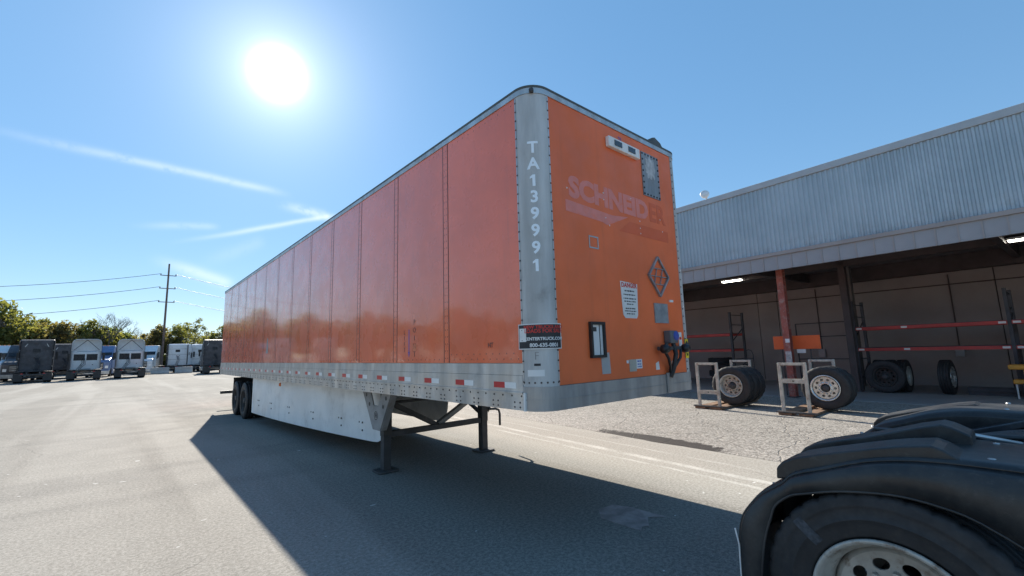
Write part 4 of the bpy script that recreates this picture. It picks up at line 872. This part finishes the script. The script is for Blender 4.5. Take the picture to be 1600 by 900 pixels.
def daycab(name, loc, rz, label):
    t = empty(name, loc, rz, label, 'truck', 'tractor units parked across the yard'); L = 3.3; chassis(t, L); M = M_TWH
    MB().prism([(L, 1.0), (L, 2.95), (L+1.5, 2.95), (L+2.0, 2.0), (L+2.0, 1.0)], -1.18, 1.18, 'x').build('cab', M, t, .07, seg=3)
    rw = MB().box(-1.08, 1.08, L-.03, L-.002, 1.1, 2.9).build('rear_wall', M, t, .01)
    for x0, x1 in ((-.92, -.12), (.06, .86)):
        wn = MB().box(x0, x1, L-.04, L-.0305, 2.05, 2.65).build('rear_window', M_GLASSF, rw); MB().box(x0-.03, x1+.03, L-.036, L-.0308, 2.02, 2.68).build('window_seal', M_BLACK, wn)
    for x in (-.35, .55): MB().tube([(x, L-.02, 1.55), (x, L-.12, 1.55)], .05, 8).build('gladhand', M_INK, rw)
    for k, x in enumerate((-.35, -.22, -.1)): MB().tube([(x, L-.08, 2.25), (x+.1, L-.35, 1.8-.1*k), (x-.1, L-.5, 1.4), (x-.3, L-.4, 1.1)], .025, 6).build('air_hose', M_INK, t)
    # hollow roof fairing: shell of roof and cheeks, open at the back
    f = MB(); arc = [(-1.18, 2.98), (-1.16, 3.9), (-1.05, 4.16), (-.8, 4.28), (.8, 4.28), (1.05, 4.16), (1.16, 3.9), (1.18, 2.98)]
    fr = [(x*.72, 2.98+(z-2.98)*.12) for x, z in arc]; vs = [(x, L-.02, z) for x, z in arc]+[(x, L+.9, z) for x, z in arc]+[(x, L+1.9, z) for x, z in fr]
    f.add(vs, [(r*8+i, r*8+i+1, r*8+8+i+1, r*8+8+i) for r in range(2) for i in range(7)], False); o = f.build('roof_fairing', M, t, fix=False); s = o.modifiers.new('t', 'SOLIDIFY'); s.thickness = .06
    MB().prism([(x*.97, z-.05 if z > 3.5 else z) for x, z in arc], L+.55, L+.6, 'y').build('fairing_bulkhead', M, t)
    for sx in (-1, 1):
        MB().beam((sx*1.0, L+.02, 3.10), (0, L+.02, 4.18), .05, .05).build('fairing_strut', M_BLACK, t)
        MB().box(sx*1.20-.012, sx*1.20+.012, L-.40, L+.05, 1.15, 3.9).build('side_extender', M_BLACK, t)
        MB().box(sx*1.4-.1, sx*1.4+.1, L+1.7, L+1.8, 2.0, 2.8).build('mirror', M_BLACK, t)
    MB().prism([(L+2.0, .8), (L+2.0, 2.1), (L+3.9, 1.85), (L+4.1, .7)], -1.1, 1.1, 'x').build('hood', M, t, .08)
    return t
Y0 = 59.6
sleeper('sleeper_tractor', M_TDK, (-9.05, Y0, 0), R(4), 'large charcoal sleeper tractor between the white cabs, left of the pole')
daycab('day_cab_tractor', (-5.55, Y0+.4, 0), R(2), 'white day cab with twin rear windows, left one of the pair')
daycab('day_cab_tractor', (-2.0, Y0+.8, 0), R(1), 'white day cab with twin rear windows, right one of the pair')
sleeper('sleeper_tractor', M_TDK, (5.95, Y0+2, 0), R(-2), 'charcoal sleeper tractor partly hidden by the rear of the trailer')
sleeper('sleeper_tractor', M_TWH, (-12.95, Y0-1, 0), R(4), 'pale sleeper tractor cut by the left edge of the picture')
sleeper('sleeper_tractor', M_TWH, (-12.35, Y0+18, 0), R(172), 'white sleeper tractor seen in the gap behind the leftmost truck', 4.0)
sleeper('sleeper_tractor', M_TDK, (-7.9, Y0+11, 0), R(2), 'dark tractor half hidden behind the left white day cab', 4.15)
sleeper('sleeper_tractor', M_TBL, (-4.4, Y0+20, 0), R(176), 'blue tractor in the gap between the two white day cabs', 3.9)
sleeper('sleeper_tractor', M_TWH, (.75, Y0+25, 0), R(170), 'white sleeper tractor just right of the right day cab', 4.0)
sleeper('sleeper_tractor', M_TWH, (2.35, Y0+16, 0), R(-17), 'white sleeper tractor behind the left concrete block', 4.15)
sleeper('sleeper_tractor', M_TWH, (5.55, Y0+18, 0), R(-12), 'white sleeper tractor behind the right concrete block', 4.15)
sleeper('sleeper_tractor', M_TRED, (-5.6, Y0+32, 0), R(182), 'red tractor far back in the gap between the two white day cabs', 3.9)
sleeper('sleeper_tractor', M_TDK, (-10.9, Y0+17, 0), R(178), 'dark tractor front peering out left of the large charcoal sleeper', 4.0)
sleeper('sleeper_tractor', M_TDK, (-1.55, Y0+30, 0), R(183), 'dark tractor far back above the right day cab', 4.1)
sleeper('sleeper_tractor', M_TWH, (7.4, Y0+24, 0), R(-8), 'white sleeper tractor behind the charcoal one at the trailer rear', 4.1)
M_CONC = mat('pale_concrete', (.40, .395, .38), .85, var=.15, vs=2, bump=.3, bs=30)
for x, y, lab in ((1.2, 74.5, 'pale concrete block barrier, the one nearer the white day cabs'), (3.75, 74.0, 'pale concrete block barrier, the one nearer the trailer')):
    o = MB().prism([(-.42, 0), (.42, 0), (.42, .2), (.30, .42), (.26, .86), (-.26, .86), (-.30, .42), (-.42, .2)], -.98, .98, 'x').build('concrete_barrier', M_CONC, None, .04, loc=(x, y, 0), rot=(0, 0, R(-3))); tag(o, lab, 'barrier', 'concrete barriers')
# trucks further left, seen only mirrored in the glossy side
for i, (x, y, rz) in enumerate(((-18.5, 58, 3), (-23, 55, 3), (-28, 52, 5), (-34, 47, 8), (-39, 40, 12), (-43, 32, 16))):
    t = sleeper('sleeper_tractor', (M_TWH, M_TDK)[i % 2], (x, y, 0), R(rz), ['first', 'second', 'third', 'fourth', 'fifth', 'sixth'][i]+' truck mirrored in the glossy trailer side, counted from the trailer rear')

# ------------------------------------------------------------------ pole and wires
M_WOOD = mat('weathered_pole_wood', (.16, .11, .09), .85, var=.2); M_WIRE = mat('dark_wire', (.05, .05, .055), .5)
PX, PY = 2.32, 95
def pole(x, y, H, lab):
    p = empty('utility_pole', (x, y, 0), 0, lab, 'pole', 'utility poles'); MB().tube([(0, 0, 0), (0, 0, H)], .19, 10, .13).build('shaft', M_WOOD, p)
    for z in (16.6, 14.3, 11.9):
        MB().beam((-1.15, 0, z), (1.15, 0, z), .12, .12).build('crossarm', M_WOOD, p)
        for sx in (-1.05, 1.05): MB().lathe([(-.14, .02), (-.12, .09), (-.04, .09), (0, .05), (.05, .1), (.12, .03)], 10).build('insulator', M_STEELG, p, loc=(sx, 0, z+.16), rot=(0, R(90), 0))
    return p
pole(PX, PY, 18.7, 'tall wooden utility pole rising behind the parked trucks')
pole(-66, 118, 18.7, 'wooden utility pole far left, beyond the trees')
pole(75, 110, 18.7, 'wooden utility pole hidden behind the trailer')
for z, nm in ((16.85, 'top'), (14.55, 'middle'), (12.15, 'bottom')):
    for (ax, ay), (bx, by), sd in (((PX-1.05, PY), (-66+1.05, 118), 'left'), ((PX+1.05, PY), (75-1.05, 110), 'right')):
        pts = []
        for k in range(25):
            t = k/24; pts.append((ax+(bx-ax)*t, ay+(by-ay)*t, z-4*3.4*t*(1-t)))
        tag(MB().tube(pts, .036, 4).build('power_line', M_WIRE), '%s overhead wire running %s from the wooden pole' % (nm, sd), 'wire', 'overhead wires')

# ------------------------------------------------------------------ trees
def leafm(name, c0, c1):
    M = NM(name); b = M.b; c = M.mix(M.step(M.noise(.55, 5, .6), .35, .65), c0, c1); M.set(b, 'Base Color', c); b.inputs['Roughness'].default_value = .6; b.inputs['Specular IOR Level'].default_value = .25
    tr = M.new('ShaderNodeBsdfTranslucent'); M.l.new(M.mix(1.0, c, (1.5, 1.45, .7), 'MULTIPLY'), tr.inputs[0]); mx = M.new('ShaderNodeMixShader'); mx.inputs[0].default_value = .55
    M.l.new(b.outputs[0], mx.inputs[1]); M.l.new(tr.outputs[0], mx.inputs[2]); M.l.new(mx.outputs[0], M.n['Material Output'].inputs[0]); return M.m
LEAF = [leafm('spring_leaves', (.11, .12, .045), (.205, .205, .08)), leafm('olive_leaves', (.12, .105, .052), (.20, .17, .085)), leafm('deep_leaves', (.075, .10, .036), (.15, .165, .06))]
M_BARK = mat('bark', (.17, .15, .13), .9, var=.3)
def crown_mesh(seed, rx, rz, ncl, nl, ls):
    r = np.random.RandomState(seed); V_ = []; F_ = []
    n = ncl; ce = r.randn(n, 3); ce /= np.linalg.norm(ce, axis=1)[:, None]; ce *= (r.rand(n, 1)**.45)*np.array([rx, rx, rz])*.92; ce[:, 2] -= .15*rz*(np.hypot(ce[:, 0], ce[:, 1])/rx)**2
    cr_ = r.uniform(.16, .36, n)*rx
    for i in range(n):
        d = r.randn(nl, 3); d /= np.linalg.norm(d, axis=1)[:, None]; p = ce[i]+d*(r.rand(nl, 1)**.5)*cr_[i]*np.array([1, 1, .75])
        a_ = r.randn(nl, 3); a_ /= np.linalg.norm(a_, axis=1)[:, None]; b_ = np.cross(a_, r.randn(nl, 3)); b_ /= np.linalg.norm(b_, axis=1)[:, None]; s_ = r.uniform(.6, 1.3, (nl, 1))*ls
        q = np.stack([p-a_*s_, p-b_*s_*.55, p+a_*s_, p+b_*s_*.55], 1).reshape(-1, 3); b0 = len(V_); V_ += q.tolist(); F_ += [(b0+4*k, b0+4*k+1, b0+4*k+2, b0+4*k+3) for k in range(nl)]
    me = bpy.data.meshes.new('crown'); me.from_pydata(V_, [], F_); me.update(); return me
def limbs(mb, p, d, ln, r, depth, rnd, sp=.6):
    q = p+d*ln; mid = p+d*ln*.5+Vector((rnd.uniform(-1, 1), rnd.uniform(-1, 1), 0))*ln*.06
    mb.tube([p, mid, q], r, 5, r*.62)
    if depth == 0: return
    for k in range(rnd.choice((2, 3, 3))):
        nd = (d+Vector((rnd.uniform(-1, 1), rnd.uniform(-1, 1), rnd.uniform(-.15, .55)))*sp).normalized(); limbs(mb, p+(q-p)*rnd.uniform(.6, 1), nd, ln*rnd.uniform(.55, .78), r*.6, depth-1, rnd, sp)
def trunk_mesh(seed, h, depth=3, ln=None, r=.22, sp=.6):
    rnd = random.Random(seed); mb = MB(); mb.tube([(0, 0, -.1), (.05, .03, h*.5), (0, 0, h)], r*1.25, 7, r)
    for k in range(4): limbs(mb, Vector((0, 0, h*(.75+.25*rnd.random()))), Vector((rnd.uniform(-.6, .6), rnd.uniform(-.6, .6), 1)).normalized(), ln or h*.5, r*.65, depth, rnd, sp)
    return mb.mesh('trunk', False)
CR = [crown_mesh(11, 3.3, 3.1, 70, 75, .21), crown_mesh(12, 3.6, 2.7, 64, 75, .21), crown_mesh(13, 2.9, 3.5, 62, 75, .20)]
CRS = [crown_mesh(21, 2.7, 2.9, 30, 36, .17), crown_mesh(22, 2.4, 3.0, 26, 36, .17)]
TK = [trunk_mesh(5, 3.2), trunk_mesh(6, 3.6)]; TKB = [trunk_mesh(8, 3.2, 5, 1.9, .10, .6), trunk_mesh(9, 3.4, 5, 1.9, .09, .66)]
for t_ in TK+TKB: t_.materials.append(M_BARK)
def tree(x, y, s, cz, ci, li, label, sparse=False, sz=1.0, group='trees along the far edge of the yard', bare=False):
    t = empty('bare_tree' if bare else 'leafy_tree', (x, y, 0), random.uniform(0, 6.28), label, 'tree', group); 
    k = link('trunk', (TKB if (sparse or bare) else TK)[ci % 2], None, t); k.scale = (s, s, s)
    if not bare:
        me = (CRS if sparse else CR)[ci % (2 if sparse else 3)].copy(); me.materials.clear(); me.materials.append(LEAF[li]); c = link('crown', me, None, t, (0, 0, cz)); c.scale = (s, s, s*sz)
    return t
def gx(px, y): d = ray(px, 560); return CAM.x+d.x*(y-CAM.y)/d.y
TREES = [(-14, 92, 1.45, 6.2, 0, 0, 'tallest dense green tree at the far left edge behind the trucks'), (32, 96, 1.30, 5.7, 1, 1, 'broad olive tree above the charcoal sleeper tractor'),
         (62, 99, 1.18, 5.2, 2, 0, 'rounded green tree above the right side of the charcoal sleeper'), (93, 97, 1.05, 5.0, 0, 1, 'low olive tree between charcoal sleeper and left day cab'),
         (118, 101, 1.10, 5.2, 1, 0, 'yellow-green tree behind the left day cab'), (148, 99, 1.15, 5.2, 2, 0, 'green tree behind the gap right of the left day cab'),
         (176, 103, 1.0, 4.6, 0, 2, 'deep green tree between the two day cabs'), (212, 104, .95, 4.2, 1, 2, 'low dark tree above the right day cab'),
         (240, 100, 1.05, 4.9, 2, 1, 'olive tree just left of the utility pole'), (275, 103, 1.05, 5.0, 0, 0, 'green tree just right of the utility pole'),
         (330, 104, .95, 4.6, 1, 0, 'yellow-green tree at the rear corner of the trailer'), (352, 102, 1.1, 5.0, 2, 0, 'green tree mostly hidden by the trailer')]
for px, y, s, cz, ci, li, lab in TREES: tree(gx(px, y), y, s, cz, ci, li, lab)
tree(gx(302, 98), 98, 1.0, 6.6, 0, 0, 'slender thin-leaved tree standing right of the utility pole', True)
tree(gx(322, 110), 110, .9, 5.6, 1, 1, 'thin-leaved tree beside the trailer rear, above the charcoal sleeper', True)
for px, y, s, ci, lab in ((128, 104, 1.25, 0, 'bare grey tree rising above the left day cab'), (166, 98, 1.32, 1, 'tall bare tree between the two day cabs'), (182, 104, 1.2, 0, 'bare tree above the left side of the right day cab'), (205, 108, 1.05, 1, 'small bare tree above the right day cab'), (246, 106, 1.15, 0, 'bare tree beside the utility pole')):
    tree(gx(px, y), y, s, 0, ci, 0, lab, bare=True)
UND = [(p, 108, .85, 2.6) for p in range(-20, 390, 26)]
o = None
hm = crown_mesh(31, 3.2, 1.9, 50, 70, .22); hm.materials.append(LEAF[2]); hb = MB()
hv = []; hf = []
for i, (px, y, s, cz) in enumerate(UND):
    x = gx(px, y); b0 = len(hv); k = 1+.25*math.sin(i*2.3)
    hv += [(x+v.co.x*s*1.2, y+v.co.y*s, cz*.75+v.co.z*s*k) for v in hm.vertices]; hf += [tuple(b0+q for q in p.vertices) for p in hm.polygons]
um = bpy.data.meshes.new('undergrowth'); um.from_pydata(hv, [], hf); um.materials.append(LEAF[2]); um.update(); uo = link('undergrowth', um, None); tag(uo, 'dense low undergrowth filling the space under the far trees', 'undergrowth', kind='stuff')
# trees off to the left whose mirror image shows in the trailer side
rng2 = random.Random(5)
for i in range(16):
    h = R(-13-3.0*i); dist = 92+rng2.uniform(-6, 6)-i*1.2; tree(CAM.x+math.sin(h)*dist, CAM.y+math.cos(h)*dist, 1.15+rng2.uniform(-.2, .35), 5.2+rng2.uniform(-.5, .8), i, i % 3,
        ['nearest the trailer rear', 'second', 'third', 'fourth', 'fifth', 'sixth', 'seventh', 'eighth', 'ninth', 'tenth', 'eleventh', 'twelfth', 'thirteenth', 'fourteenth', 'fifteenth', 'sixteenth'][i]+' tree mirrored in the trailer side, counted from its rear', group='trees mirrored in the trailer side')
# ------------------------------------------------------------------ patch of reflected sunlight on the asphalt, made as a thin pale sheet
sc = MB().prism([(1.29, .53), (1.52, .51), (1.58, .33), (1.60, -.08), (1.46, .05), (1.28, -.08), (1.21, -.05), (1.12, -.10), (1.12, .36)], .002, .006, 'z').build('light_patch', mat('painted_light_patch', (.31, .265, .25), .8, var=.3, vs=8), None)
tag(sc, 'patch of reflected sunlight, made as a pale flat sheet on the shaded asphalt between trailer and fender', 'light patch')
